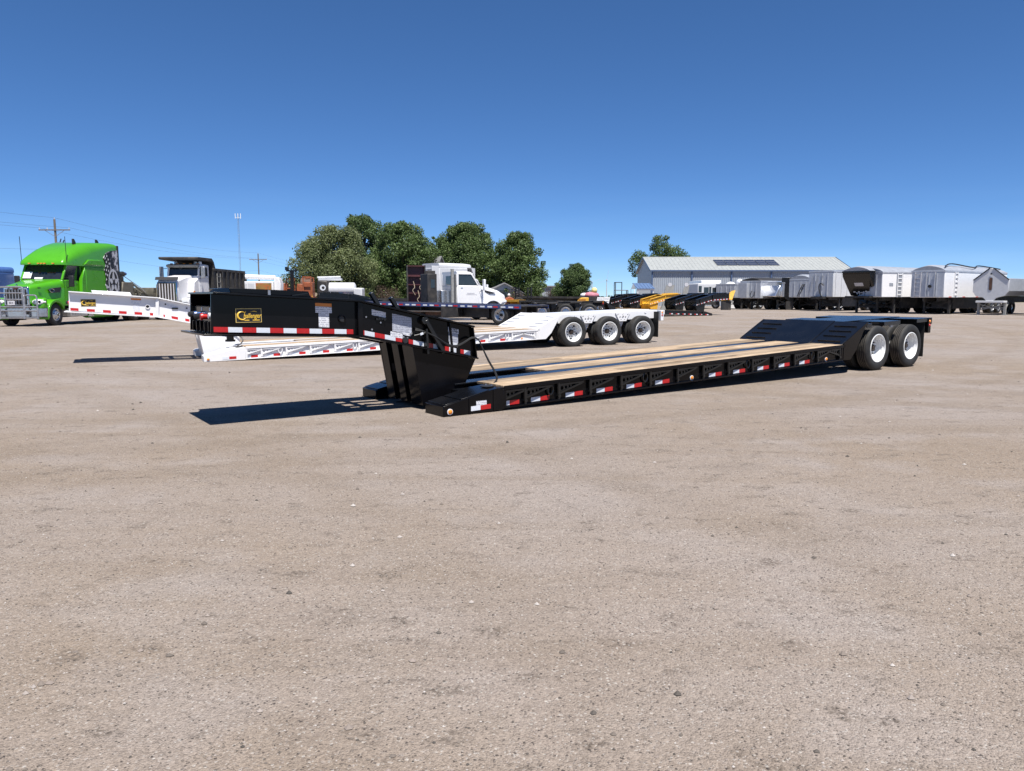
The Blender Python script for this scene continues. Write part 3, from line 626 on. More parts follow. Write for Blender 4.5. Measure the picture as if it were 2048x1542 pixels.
    if detail==0: return
    # maker's plate
    x0=-2.43 if not white else -2.55; zc=e(FB,BB,x0+.15)+.22
    MB().box(x0,x0+.31,a-.006,a-.0005,zc-.085,zc+.085).build('maker_plate','gold_trim',gn)
    MB().box(x0+.008,x0+.302,a-.0075,a-.006,zc-.077,zc+.077).build('plate_face','black_print',gn)
    rt=(PI/2,0,0)
    cpts=[(x0+.075+.052*math.cos(t),a-.009,zc-.002+.048*math.sin(t)) for t in [R(48)+k*R(270)/16 for k in range(17)]]
    MB().tube([(cpts[0][0]+.012,a-.009,cpts[0][2]+.02)]+cpts,[.004]+[.004+.009*math.sin(PI*(k/16)) for k in range(17)],6).build('lettering','gold',gn)
    text('hallenger',.082,'gold',gn,(x0+.195,a-.0085,zc-.006),rt,shear=.25,bold=.0008,sx=.70)
    text('MOTHER',.02,'gold',gn,(x0+.13,a-.0085,zc-.055),rt,bold=.0006) if 0 else None
    MB().box(x0+.08,x0+.16,a-.0085,a-.0075,zc-.062,zc-.052).box(x0+.20,x0+.285,a-.0085,a-.0075,zc-.062,zc-.052).prism([(x0+.17,zc+.042),(x0+.215,zc+.056),(x0+.255,zc+.048),(x0+.25,zc+.040),(x0+.21,zc+.047)],'y',a-.0085,a-.0075).build('lettering','gold',gn)
    def decal(u0,u1,z0,z1,mt,sl=0,nm='decal',k=0): 
        MB().prism([(u0,z0),(u1,z0+sl*(u1-u0)),(u1,z1+sl*(u1-u0)),(u0,z1)],'y',a-.003-k*.001,a-.0005).build(nm,mt,gn)
    dz=(FT[1]-1.63)*.6 if white else 0; so=-.06 if white else 0
    w_='decal_white' if not white else 'decal_faint'
    decal(-1.435+so,-1.215+so,1.395+dz,1.475+dz,w_,-.054); decal(-1.435+so,-1.215+so,1.478+dz,1.52+dz,'orange_label',-.054)
    decal(-1.395+so,-1.255+so,1.21+dz,1.392+dz,w_,-.054)
    # round access hole with its collar
    hx=-1.08+so; hz=1.31+dz
    MB().lathe([(.034,.0),(.05,-.004),(.052,-.022),(.044,-.024),(.036,-.012),(.034,.0)],(hx,a-.001,hz),n=20).build('collar',body,gn); MB().cyl((hx,a-.006,hz),(hx,a-.001,hz),.035,n=18).build('port','dark_plastic',gn)
    sl=(RT[1]-BT[1])/(RT[0]-BT[0])
    decal(-.655,-.45,1.355,1.43,w_,sl) if not white else decal(-.70,-.50,1.37,1.42,w_,sl)
    if not white:
        decal(-.355,-.06,1.13,1.37,'decal_grey',sl); decal(-.385,-.20,1.06,1.13,'decal_white',sl,k=1); decal(-.195,-.075,1.075,1.112,'decal_white',sl,k=1)
        decal(.525,.70,1.095,1.165,'decal_white',sl,k=1); decal(.535,.69,.955,1.09,'decal_grey',sl); decal(.545,.68,.90,.955,'tape_white',sl)
        an=math.atan(sl)
        for tx,zz in (('DO NOT',1.133),('OR LOAD',1.105)): text(tx,.034,'black_print',gn,(.612,a-.0055,zz),(PI/2,-an,0),bold=.0008)
        for tt,z in ((-.83,0),):
            pass
        # valve bank, grease points
        b2=MB()
        for k in range(3): b2.cyl((-.56+k*.04,a-.035,1.31-k*.012),(-.56+k*.04,a,1.31-k*.012),.012,n=8)
        b2.box(-.60,-.45,a-.02,a-.0005,1.285,1.315); b2.build('valve','black_satin',gn)
        for (u,z) in ((-.53,1.25),(-.66,1.16),(-.74,1.33),(-.19,1.045),(-.13,1.03)): MB().cyl((u,a-.012,z),(u,a-.0005,z),.012,n=10).build('grease_point','steel',gn)
        MB().cyl((-.165,a-.02,1.0),(-.165,a-.0005,1.0),.042,n=16).build('valve_knob','dark_plastic',gn)
        # lock arm
        b2=MB(); b2.bar((.13,a-.05,1.27),(.42,a-.05,.80),.075,.055); b2.cyl((.12,a-.08,1.27),(.12,a,1.27),.055,n=16); b2.build('lock_arm','black_satin',root,bevel=.006)
        b2=MB(); b2.bar((.285,a-.081,1.02),(.365,a-.081,.885),.002,.045,up=(1,0,.6)); b2.build('lock_arm_label','tape_white',root)
        b2=MB(); b2.bar((.14,a-.03,1.15),(.16,a-.03,.80),.09,.03); b2.build('lock_link','black_satin',root)
        # hoses looping from neck down to the near foot
        for k in range(2):
            o_=.012*k; pts=[(-.02,a-.03,1.16-o_*2),(.12,a-.06,1.11),(.30,a-.09,1.02),(.45,a-.10,.93-o_),(.60,a-.10,.90-o_),(.74,a-.10,.95-o_),(.87,a-.10,1.01-o_),(.97,a-.12,.97),(1.03,a-.14,.84),(1.10+o_,a-.18,.66),(1.17+o_,a-.24,.50),(1.15+o_,a-.32,.40),(1.02,a-.42+o_,.345),(.90,a-.46+o_,.33)]
            MB().tube(sm(pts,3),.011,6).build('hose','hose',root)
        b2=MB(); b2.tube(sm([(-.03,a-.02,1.06),(.06,a-.05,1.08),(.14,a-.06,1.10)],3),.010,6); b2.build('hose','hose',root); MB().bar((.04,a-.065,1.075),(.085,a-.065,1.09),.012,.03).build('hose_tag','tape_white',root)
        for (u,y,z) in ((-.13+.05,a-.02,1.09),(.88,.30,.345),(.92,.22,.34)): MB().cyl((u,y,z-.012),(u,y,z+.012),.018,n=8).build('fitting','chrome',root)
    else:
        decal(-.30,-.10,1.20,1.38,w_,sl)
        for (u,z) in ((-.74,1.41),(-.26,1.31)): MB().cyl((u,a-.008,z),(u,a-.0005,z),.02,n=12).build('port','dark_plastic',gn)
        MB().box(-.60,-.46,a-.02,a-.0005,1.285,1.325).build('valve','black_print',gn)
        pts=[(.75,a-.04,.62),(.93,a-.10,.60),(1.02,a-.16,.50),(.95,a-.26,.40),(.82,a-.34,.33)]
        MB().tube(sm(pts,4),.016,6).build('hose','hose',root); MB().prism([(.74,.50),(.95,.62),(.96,.42),(.74,.33)],'y',.70,.715).build('neck_gusset',body,root)
        # glad hands on the nose
    fx=FB[0]+.05
    for (y,z,mt) in ((1.45,FB[1]+.205,'blue_paint'),(1.13,FB[1]+.185,'tape_red')):
        b2=MB(); b2.cyl((fx,y,z),(fx-.05,y,z),.032,n=12); b2.cyl((fx-.05,y,z),(fx-.075,y,z),.045,.04,n=14); b2.build('air_coupler',mt,root); MB().cyl((fx-.04,y+.10,z+.01),(fx-.10,y+.16,z),.034,n=12).build('coupler_cap','dark_plastic',root)
    MB().cyl((fx,.93,FB[1]+.20),(fx-.03,.93,FB[1]+.20),.036,n=14).build('plug_socket','tape_white',root)
    for y in (1.36,.96): MB().box(fx-.004,fx-.0005,y-.02,y+.02,FB[1]+.255,FB[1]+.295).build('front_label','tape_white',root)
def sm(pts,n):
    pts=[Vector(p) for p in pts]; out=[]
    for i in range(len(pts)-1):
        p0,p1,p2,p3=pts[max(i-1,0)],pts[i],pts[i+1],pts[min(i+2,len(pts)-1)]
        for k in range(n):
            t=k/n; out.append(.5*((2*p1)+(p2-p0)*t+(2*p0-5*p1+4*p2-p3)*t*t+(3*p1-p0-3*p2+p3)*t**3))
    return out+[pts[-1]]
PB=dict(body='black_paint',deck='black_deck_paint',fold='black_satin',rim='rim_white',lampring='tape_white',cleat='black_satin',rear='black_paint')
PW=dict(body='white_paint',deck='white_paint',fold='white_paint',rim='rim_white',lampring='white_paint',cleat='white_dusty_shaded',rear='white_paint',white=True)
NB=((-2.70,1.63),(-2.72,1.17),(-.84,1.53),(-.84,1.09),(.93,1.15),(.99,.71))
NW=((-2.78,1.70),(-2.80,1.265),(-.92,1.555),(-.94,1.115),(.93,1.13),(.99,.70))
lowboy('lowboy_trailer','glossy black detachable gooseneck lowboy trailer with wood deck and two axles',None,(-.915,9.743),R(35.36),PB,[10.886,12.288],NB)
lowboy('lowboy_trailer','white detachable gooseneck lowboy trailer with three axles, parked beside the black one',None,(-7.56,18.10),R(28.6),PW,[10.83,12.217,13.584],NW)
# ------------------------------------------------------------------ trucks (X forward, Y left, Z up, origin under the front axle)
def arch(x,hw,z0,z1,r,n=5,tilt=0):
    pts=[(x,hw,z0)]
    for k in range(n+1):
        t=PI/2*k/n; pts.append((x+tilt*(z1-r+r*math.sin(t)-z0),hw-r+r*math.cos(t),z1-r+r*math.sin(t)))
    return pts+[(p[0],-p[1],p[2]) for p in reversed(pts)]
def fender(parent,x,y0,y1,mt,R0=.64,R1=.58,a0=-8,a1=172,z=.53):
    pts=[(x+R0*math.cos(R(a)),z+R0*math.sin(R(a))) for a in range(a0,a1+1,15)]+[(x+R1*math.cos(R(a)),z+R1*math.sin(R(a))) for a in range(a1,a0-1,-15)]
    return MB().prism(pts,'y',y0,y1).build('fender',mt,parent,bevel=.03)
def truck_wheels(root,front=0,rear=(),track=1.02,rimmat='alloy',tyre='rubber'):
    for s in (1,-1):
        wheel(root,front,s*track,.53,s,Rr=.53,w=.29,rim=.30,style='steer',rimmat=rimmat,hubmat='chrome',tyre=tyre)
        for x in rear:
            wheel(root,x,s*1.08,.52,s,Rr=.52,w=.27,rim=.30,style='drive',rimmat=rimmat,hubmat='steel',tyre=tyre)
            wheel(root,x,s*.76,.52,-s,Rr=.52,w=.27,rim=.30,style='drive',rimmat=rimmat,tyre=tyre,detail=False)
    for x in rear: MB().cyl((x,-.7,.52),(x,.7,.52),.09,n=10).build('axle','frame_dark',root)
def cab(root,paint,x0,x1,hw,zb,zs,zt,slope,glass='glass_dark',door=True,roof=True):
    """lower shell to the sill zs, glass block, pillars, roof"""
    MB().prism([(x0,zb),(x0,zs-.04),(x0-.05,zs),(x1,zs),(x1,zb)],'y',-hw,hw).build('cab',paint,root,bevel=.05)
    xt=x0-slope
    MB().prism([(x0-.08,zs-.02),(xt-.02,zt-.02),(x1+.06,zt-.02),(x1+.06,zs-.02)],'y',-hw+.045,hw-.045).build('windscreen',glass,root,bevel=.04)
    for s in (1,-1):
        y=s*(hw-.05)
        MB().bar((x0-.06,y,zs-.02),(xt,y,zt),.10,.09).build('pillar',paint,root,bevel=.015); MB().bar((x1+.05,y,zs-.02),(x1+.05,y,zt),.10,.14).build('pillar',paint,root,bevel=.015)
    MB().box(x1-.002,x1+.06,-hw+.02,hw-.02,zs-.02,zt).build('cab_back',paint,root,bevel=.015)
    if roof:
        MB().loft([arch(x,h,zt-.02,z,.10) for x,h,z in ((xt+.10,hw-.05,zt+.06),(xt-.1,hw,zt+.13),((xt+x1)/2,hw,zt+.17),(x1-.0,hw,zt+.15))]).build('roof',paint,root)
    if door:
        for s in (1,-1):
            y0,y1=(hw-.002,hw+.012) if s>0 else (-hw-.012,-hw+.002)
            MB().box(x0-1.32,x0-.22,y0,y1,zb+.1,zs-.03).build('door',paint,root,bevel=.03)
            MB().box(x0-1.25,x0-1.12,min(s*(hw+.012),s*(hw+.03)),max(s*(hw+.012),s*(hw+.03)),zs-.16,zs-.12).build('door_handle','chrome',root)
def mirror(root,x,hw,z,mt='dark_plastic',sides=(1,-1),h=.55):
    for s in sides:
        MB().box(x-.06,x+.06,min(s*(hw+.18),s*(hw+.42)),max(s*(hw+.18),s*(hw+.42)),z,z+h).build('mirror',mt,root,bevel=.03)
        MB().tube([(x-.12,s*(hw-.02),z+h*.85),(x,s*(hw+.26),z+h*.8)],.02,6).tube([(x-.12,s*(hw-.02),z-.05),(x,s*(hw+.26),z+.05)],.02,6).build('mirror_arm','dark_plastic',root)
def frame_rails(root,x0,x1,z0=.72,z1=.98,mt='frame_dark'):
    for y in (.36,-.44): MB().box(x1,x0,y,y+.08,z0,z1).build('frame_rail',mt,root)

def green_wrecker():
    r=thing('wrecker_truck','bright green high roof sleeper truck with chrome bull bar and tan wrecker body','truck',(-23.25,36.0,.2),-PI/2)
    G='green_paint'; truck_wheels(r,0,(-7.5,-8.85),1.04)
    frame_rails(r,1.0,-11.6)
    # hood
    S=[arch(x,h,zb,z,rr) for x,h,zb,z,rr in ((1.02,.60,1.10,1.80,.12),(.9,.66,1.0,1.90,.16),(.2,.80,1.0,2.03,.22),(-.5,.97,1.0,2.16,.26),(-.98,1.06,1.0,2.25,.26))]
    MB().loft(S).build('hood',G,r,ang=50)
    for s in (1,-1):
        fender(r,0,*sorted((s*.66,s*1.26)),G,R0=.74,R1=.60,a0=-18,a1=158)
        y0,y1=sorted((s*.62,s*1.20)); MB().prism([(.98,1.02),(.90,1.30),(.62,1.36),(.60,.82),(.96,.80)],'y',y0,y1).build('fender_nose',G,r,bevel=.08)
        b=MB(); yc=s*.93; b.loft([[(x,yc+hy*math.cos(a),1.14+hz*math.sin(a)) for a in [2*PI*k/12 for k in range(12)]] for x,hy,hz in ((.80,.30,.15),(.98,.26,.13),(1.03,.18,.09))]); b.build('headlight','lamp_clear',r)
        MB().cyl((.96,s*.86,1.15),(1.06,s*.86,1.15),.085,.08,n=14).cyl((.94,s*1.06,1.15),(1.03,s*1.06,1.15),.08,.07,n=14).build('headlight_reflector','chrome',r)
        # side vent with bright ring
        yv=lambda x:s*(.86+(.2-x)*.16+.03)
        MB().add([(.05,yv(.05),1.72),(-.15,yv(-.15)+s*.02,1.80),(-.78,yv(-.78)+s*.0,1.86),(-.62,yv(-.62)+s*.03,1.60),(-.1,yv(-.1)+s*.03,1.58)]+[(.05,yv(.05)-.05*s,1.72),(-.15,yv(-.15)-.05*s,1.80),(-.78,yv(-.78)-.05*s,1.86),(-.62,yv(-.62)-.05*s,1.60),(-.1,yv(-.1)-.05*s,1.58)],[(0,1,2,3,4),(9,8,7,6,5),(0,5,6,1),(1,6,7,2),(2,7,8,3),(3,8,9,4),(4,9,5,0)]).build('side_vent','dark_plastic',r)
        MB().tube([(-.12+.17*math.cos(a),s*(abs(yv(-.12))+.035),1.69+.085*math.sin(a)) for a in [2*PI*k/16 for k in range(16)]],.018,6,closed=True).build('vent_ring','chrome',r)
    # grille
    MB().box(.96,1.06,-.60,.60,.95,1.86).build('grille_shell','chrome',r,bevel=.06)
    gr=MB().box(1.055,1.075,-.50,.50,1.02,1.74).build('grille','dark_plastic',r,bevel=.02)
    for k in range(7): y=-.42+k*.14; MB().box(1.07,1.095,y-.02,y+.02,1.04,1.72).build('grille_bar','steel',gr)
    MB().lathe([(.001,.03),(.14,.028),(.16,.0)],axis='x',n=18).build('badge','maroon',r,loc=(1.06,0,1.80)).scale=(1,1,.45)
    MB().sphere((.95,0,1.93),.05,8,6,(1.6,.6,1)).build('hood_ornament','chrome',r)
    # bumper and bull bar
    MB().loft([[(x,y,z) for x,z in ((xx,.42),(xx+.10,.46),(xx+.10,.84),(xx,.88),(xx-.06,.65))] for xx,y in ((.72,-1.24),(1.06,-.95),(1.12,0),(1.06,.95),(.72,1.24))]).build('bumper','chrome',r)
    for s in (1,-1): MB().cyl((1.15,s*.55,.66),(1.19,s*.55,.66),.10,n=14).build('fog_lamp','dark_plastic',r)
    bb=MB(); X=1.40
    def loop(y0,y1,z0,z1,rr=.035,c=.12):
        bb.tube(sm([(X,y0,z0+c),(X,y0,(z0+z1)/2),(X,y0,z1-c),(X,y0+c*.3,z1-c*.3),(X,y0+c,z1),(X,(y0+y1)/2,z1),(X,y1-c,z1),(X,y1-c*.3,z1-c*.3),(X,y1,z1-c),(X,y1,(z0+z1)/2),(X,y1,z0+c)],2),rr,8)
    loop(-.56,.56,.36,1.84,.042); loop(-1.18,-.60,.36,1.46,.036); loop(.60,1.18,.36,1.46,.036)
    for z in (1.56,1.26,.92,.74,.40): bb.tube([(X+.005,-1.17,z),(X+.005,1.17,z)] if z<1 else [(X+.005,-.56,z),(X+.005,.56,z)],.032,8)
    for s in (1,-1): bb.bar((X,s*.56,.6),(1.0,s*.5,.66),.06,.12); bb.bar((X,s*.56,.36),(X,s*.56,.60),.07,.07); bb.bar((X,s*1.18,.36),(X,s*1.18,.60),.06,.06)
    bb.build('bull_bar','steel',r)
    pl=MB().box(X+.03,X+.045,-.17,.17,1.0,1.20).build('number_plate','stripe_grey',r,bevel=.01); text('X<',.15,'black_print',r,(X+.048,.0,1.10),(PI/2,0,PI/2),bold=.003)
    text('881',.13,'black_print',r,(.55,.80,1.80),(PI/2-.25,0,PI-.28+.0),bold=.002)
    # cab
    cab(r,G,-.88,-2.62,1.05,.95,2.22,3.0,.50,roof=False)
    text('AZPM',.27,'dark_plastic',r,(-1.72,1.068,1.50),(PI/2,0,PI),bold=.002,sx=.95)
    MB().prism([(-.95,2.70),(-1.45,3.02),(-1.30,3.06),(-.98,2.98)],'y',-1.02,1.02).build('visor','dark_plastic',r) if 0 else None
    # papers behind the glass: sun sheet
    MB().quad((-.955,-.95,2.30),(-1.15,-.95,2.62),(-1.15,-.55,2.62),(-.955,-.55,2.30)).build('sun_sheet','lamp_clear',r)
    MB().quad((-.935,-.35,2.26),(-.99,-.38,2.34),(-.99,.05,2.34),(-.935,.02,2.26)).build('sun_sheet','lamp_clear',r)
    # roof dome
    D=[arch(x,h,zb,z,rr,6) for x,h,zb,z,rr in ((-.98,1.00,2.96,3.05,.06),(-1.12,1.12,2.95,3.22,.20),(-1.5,1.15,2.95,3.50,.40),(-2.0,1.17,2.95,3.80,.56),(-2.6,1.20,2.95,4.03,.62),(-3.4,1.23,2.95,4.20,.55),(-4.4,1.24,2.95,4.26,.40),(-5.3,1.24,2.95,4.30,.28),(-5.80,1.23,2.95,4.28,.22))]
    MB().loft(D).build('roof_fairing',G,r,ang=55)
    for s in (1,-1):
        y0,y1=sorted((s*1.20,s*1.285)); MB().prism([(-2.5,3.02),(-2.9,3.30),(-4.1,3.34),(-4.3,3.22),(-4.3,3.02)],'y',y0,y1).build('side_swage',G,r,bevel=.05)
    MB().box(-5.82,-2.62,-1.24,1.24,.85,2.96).build('sleeper',G,r,bevel=.06)
    for s in (1,-1):
        y0,y1=sorted((s*1.06,s*1.235)); MB().prism([(-2.60,.95),(-2.20,1.0),(-2.30,2.3),(-2.62,2.9)],'y',y0,y1).build('cab_extender',G,r,bevel=.02)
        y0,y1=sorted((s*1.16,s*1.27)); MB().box(-5.95,-5.80,y0,y1,1.0,4.2).build('fairing_edge','dark_plastic',r,bevel=.02)
    for k in (-.55,-.1,.05,.2,.62): MB().box(-.97,-.90,k-.05,k+.05,3.0,3.05).build('roof_lamp','lamp_amber',r)
    for x,s in ((-2.75,1),(-4.9,1)): MB().prism([(x,4.06 if x>-3 else 4.24),(x,4.36 if x>-3 else 4.48),(x-.12,4.36 if x>-3 else 4.46),(x-.24,4.20 if x>-3 else 4.36),(x-.26,4.06 if x>-3 else 4.24)],'y',.55,.63).build('roof_fin','dark_plastic',r,bevel=.02)
    for y in (1.12,-1.12): MB().tube([(-1.25,y,3.05),(-1.22,y+.0,4.35)],.016,6).build('antenna','dark_plastic',r)
    mirror(r,-1.15,1.05,1.88,h=.55); 
    # printed wrap on the sleeper flank
    y=1.2405
    outl=[(-4.42,1.05),(-4.55,1.30),(-4.38,1.55),(-4.60,1.72),(-4.42,2.0),(-4.52,2.4),(-4.38,2.8),(-4.55,3.15),(-4.36,3.45),(-4.60,3.72),(-4.95,3.84),(-5.35,3.90),(-5.78,3.95),(-5.79,1.0)]
    MB().prism([p for p in outl],'y',y,y+.030).build('wrap_panel','camo_print',r)
    y+=.030
    MB().prism([(-4.40,2.05),(-4.50,2.4),(-4.38,2.8),(-4.53,3.15),(-4.36,3.42),(-4.58,3.68),(-4.9,3.78),(-4.98,2.9),(-4.75,2.5),(-4.65,2.05)],'y',y,y+.004).build('wrap_field','black_print',r)
    def star(cx,cz,R1,rot=PI/2): return [(cx+(R1 if k%2==0 else R1*.40)*math.cos(rot+k*PI/5),cz+(R1 if k%2==0 else R1*.40)*math.sin(rot+k*PI/5)) for k in range(10)]
    b=MB()
    for (cx,cz) in ((-4.50,3.45),(-4.68,3.58),(-4.60,3.25),(-4.80,3.40),(-4.52,3.05),(-4.72,3.02),(-4.88,3.18),(-4.56,2.82),(-4.78,2.78),(-4.48,2.60),(-4.64,2.55),(-4.50,2.32)): MB().prism(star(cx,cz,.075),'y',y+.004,y+.008).build('printed_star','lamp_clear',r)
    for (z0,z1) in ((1.15,1.28),(1.45,1.60),(1.85,1.95)): MB().prism([(-4.46,z0),(-4.48,z1),(-4.85,z1+.03),(-4.85,z0+.02)],'y',y,y+.004).build('printed_stripe','stripe_grey',r)
    cx,cz=-5.22,2.15
    ring=[]; 
    MB().lathe([(.0001,.006),(.62,.006),(.62,0),(.0001,0)],(0,0,0),n=40).build('emblem_ground','black_print',r,loc=(cx,y,cz)).scale=(.86,1,1.25)
    MB().lathe([(.50,.010),(.60,.010),(.60,.004),(.50,.004)],n=40,closed=True).build('emblem_ring','emblem_grey',r,loc=(cx,y,cz)).scale=(.86,1,1.25)
    MB().prism([(p[0],p[1]*1.25) for p in star(0,0,.56)],'y',.012,.018).build('emblem_star','emblem_grey',r,loc=(cx,y,cz))
    MB().prism([(p[0],p[1]*1.25) for p in star(0,0,.25,-PI/2)],'y',.018,.022).build('emblem_centre','black_print',r,loc=(cx,y,cz))
    # tank, steps
    for s in (1,-1): MB().cyl((-3.0,s*.93,.62),(-5.3,s*.93,.62),.33,n=24).build('fuel_tank','green_paint',r); MB().box(-2.7,-1.2,*sorted((s*.7,s*1.18)),.40,.80).build('step_box','alloy',r,bevel=.03)
    # tan wrecker body
    MB().box(-11.4,-5.98,-1.22,1.22,1.08,1.34).build('wrecker_deck','frame_dark',r)
    for k in range(5): MB().box(-9.3-k*.45,-9.15-k*.45,1.222,1.235,1.2,1.27).build('deck_marker','tape_white',r)
    for s in (1,-1):
        y0,y1=sorted((s*.75,s*1.22)); MB().prism([(-6.02,1.342),(-6.35,2.22),(-7.45,2.22),(-7.45,1.342)],'y',y0,y1).build('tool_locker','tan_steel',r,bevel=.03)
        for k in range(3): x=-7.6-k*.42; MB().bar((x,s*1.1,2.1-k*.28),(x-.25,s*1.1,1.36),.05,.05).build('locker_brace','tan_steel',r)
        y0,y1=sorted((s*.5,s*.66)); MB().prism([(-7.1,2.30),(-7.35,2.36),(-9.5,1.62),(-9.4,1.42)],'y',y0,y1).build('boom_arm','tan_steel',r,bevel=.02)
        MB().bar((-7.6,s*1.0,2.2),(-9.7,s*1.0,1.42),.07,.09).build('cable_guide','tan_steel',r)
    b=MB(); b.cyl((-6.2,-.5,2.62),(-7.7,-.5,2.70),.16,n=14); b.cyl((-6.2,.5,2.62),(-7.7,.5,2.70),.16,n=14); b.box(-7.2,-6.1,-.8,.8,2.2,2.52); b.build('winch_drum','frame_dark',r)
    MB().cyl((-7.7,.5,2.70),(-8.0,.5,2.72),.13,.09,n=12).build('boom_head','blue_rail',r); MB().box(-6.3,-6.0,.6,.9,2.78,2.92).build('beacon','lamp_red',r)
    b=MB(); b.box(-11.0,-8.4,-1.0,1.0,1.345,1.58); b.box(-11.3,-10.5,-.9,.9,1.58,1.95); b.build('underlift','tan_steel',r,bevel=.03)
    for k in range(5): MB().bar((-10.6-.2*k,1.05-.1*k,1.345),(-10.75-.2*k,1.05-.1*k,2.15-.1*(k%2)),.07,.09).build('stake','tan_steel',r)
    MB().tube([(-7.6,.5,2.66),(-9.0,.9,1.9),(-9.6,1.0,1.5)],.02,6).build('cable','steel',r)
    return r
green_wrecker()

def dump_truck():
    r=thing('dump_truck','white conventional dump truck with black ribbed steel dump body','truck',(-20.6,45.6,.2),-PI/2)
    Wt='white_paint'; truck_wheels(r,0,(-6.0,-7.35),1.04); frame_rails(r,1.0,-8.8)
    MB().prism([(.98,1.05),(1.0,2.38),(-.2,2.62),(-1.25,2.74),(-1.25,1.05)],'y',-.60,.60).build('hood',Wt,r,bevel=.12)
    for s in (1,-1): y0,y1=sorted((s*.55,s*.98)); MB().prism([(-.35,1.3),(-.5,2.3),(-1.25,2.60),(-1.25,1.3)],'y',y0,y1).build('cowl',Wt,r,bevel=.08)
    MB().box(.96,1.06,-.60,.60,.95,2.26).build('grille_shell','chrome',r,bevel=.05)
    g=MB().box(1.055,1.07,-.50,.50,1.02,2.18).build('grille','hub_dark',r)
    for k in range(6): y=-.42+k*.168; MB().box(1.065,1.09,y-.03,y+.03,1.04,2.16).build('grille_bar','stripe_grey',g)
    MB().prism([(1.12,2.38),(1.02,2.56),(.94,2.56),(1.0,2.38)],'y',-.66,.66).build('bug_shield','dark_plastic',r)
    for s in (1,-1):
        fender(r,0,*sorted((s*.62,s*1.24)),Wt,R0=.74,R1=.60,a0=-10,a1=165)
        MB().box(.42,.80,*sorted((s*.70,s*1.16)),.92,1.30).build('headlight_pod',Wt,r,bevel=.08)
        MB().box(.79,.83,*sorted((s*.76,s*1.10)),1.06,1.25).build('headlight','lamp_clear',r,bevel=.02)
        MB().box(-.5,-.3,*sorted((s*1.0,s*1.04)),1.62,1.74).build('side_lamp','lamp_amber',r)
    MB().box(1.0,1.22,-1.2,1.2,.50,.88).build('bumper','alloy',r,bevel=.05); MB().box(1.221,1.235,.55,.75,.62,.76).build('tow_hole','dark_plastic',r)
    cab(r,Wt,-1.2,-2.75,1.0,1.05,2.70,3.28,.22)
    MB().prism([(-1.30,3.20),(-1.12,3.26),(-1.12,3.36),(-1.45,3.42)],'y',-.98,.98).build('visor','grey_leg',r)
    for k in (-.8,-.4,0,.4,.8): MB().box(-1.55,-1.42,k-.06,k+.06,3.42,3.47).build('roof_lamp','lamp_amber',r)
    for k in (-.62,.62,.9): MB().cyl((-1.7,k,3.42),(-1.7,k,3.58),.11,.10,n=12).build('beacon','lamp_clear',r)
    MB().bar((-1.44,0,2.72),(-1.50,0,3.26),.03,.03).build('screen_bar',Wt,r)
    mirror(r,-1.15,1.0,2.55,mt='steel',h=.7)
    # dump body
    K='black_satin'; BM='frame_dark'
    MB().box(-8.6,-3.05,-1.2,1.2,1.22,3.08).build('dump_body',BM,r,bevel=.02)
    MB().box(-8.62,-3.0,-1.27,1.27,3.05,3.22).build('top_rail',BM,r,bevel=.02)
    for s in (1,-1):
        for k in range(7):
            x=-3.5-k*.78; MB().prism([(x,1.30),(x,3.05),(x-.16,3.05),(x-.16,1.30)],'y',*sorted((s*1.2005,s*1.29))).build('rib','tan_steel' if 0 else BM,r)
        MB().box(-8.6,-3.1,*sorted((s*1.2005,s*1.27)),1.30,1.42).build('lower_rail',BM,r)
    b=MB()
    for k in range(4): b.box(-3.9,-3.36,1.28,1.31,1.6+k*.36,1.63+k*.36)
    b.box(-3.93,-3.90,1.27,1.31,1.4,2.9); b.box(-3.39,-3.36,1.27,1.31,1.4,2.9); b.build('ladder','grey_leg',r)
    MB().prism([(-3.0,1.5),(-3.02,3.45),(-2.9,3.62),(-.75,3.66),(-.62,3.72),(-.66,3.83),(-2.85,3.84),(-3.15,3.62),(-3.35,3.25),(-3.35,1.5)],'y',-1.22,1.22).build('cab_guard',BM,r,bevel=.03)
    MB().box(-4.6,-2.8,.95,1.2,.55,1.0).build('fuel_tank','alloy',r,bevel=.08)
    return r
dump_truck()

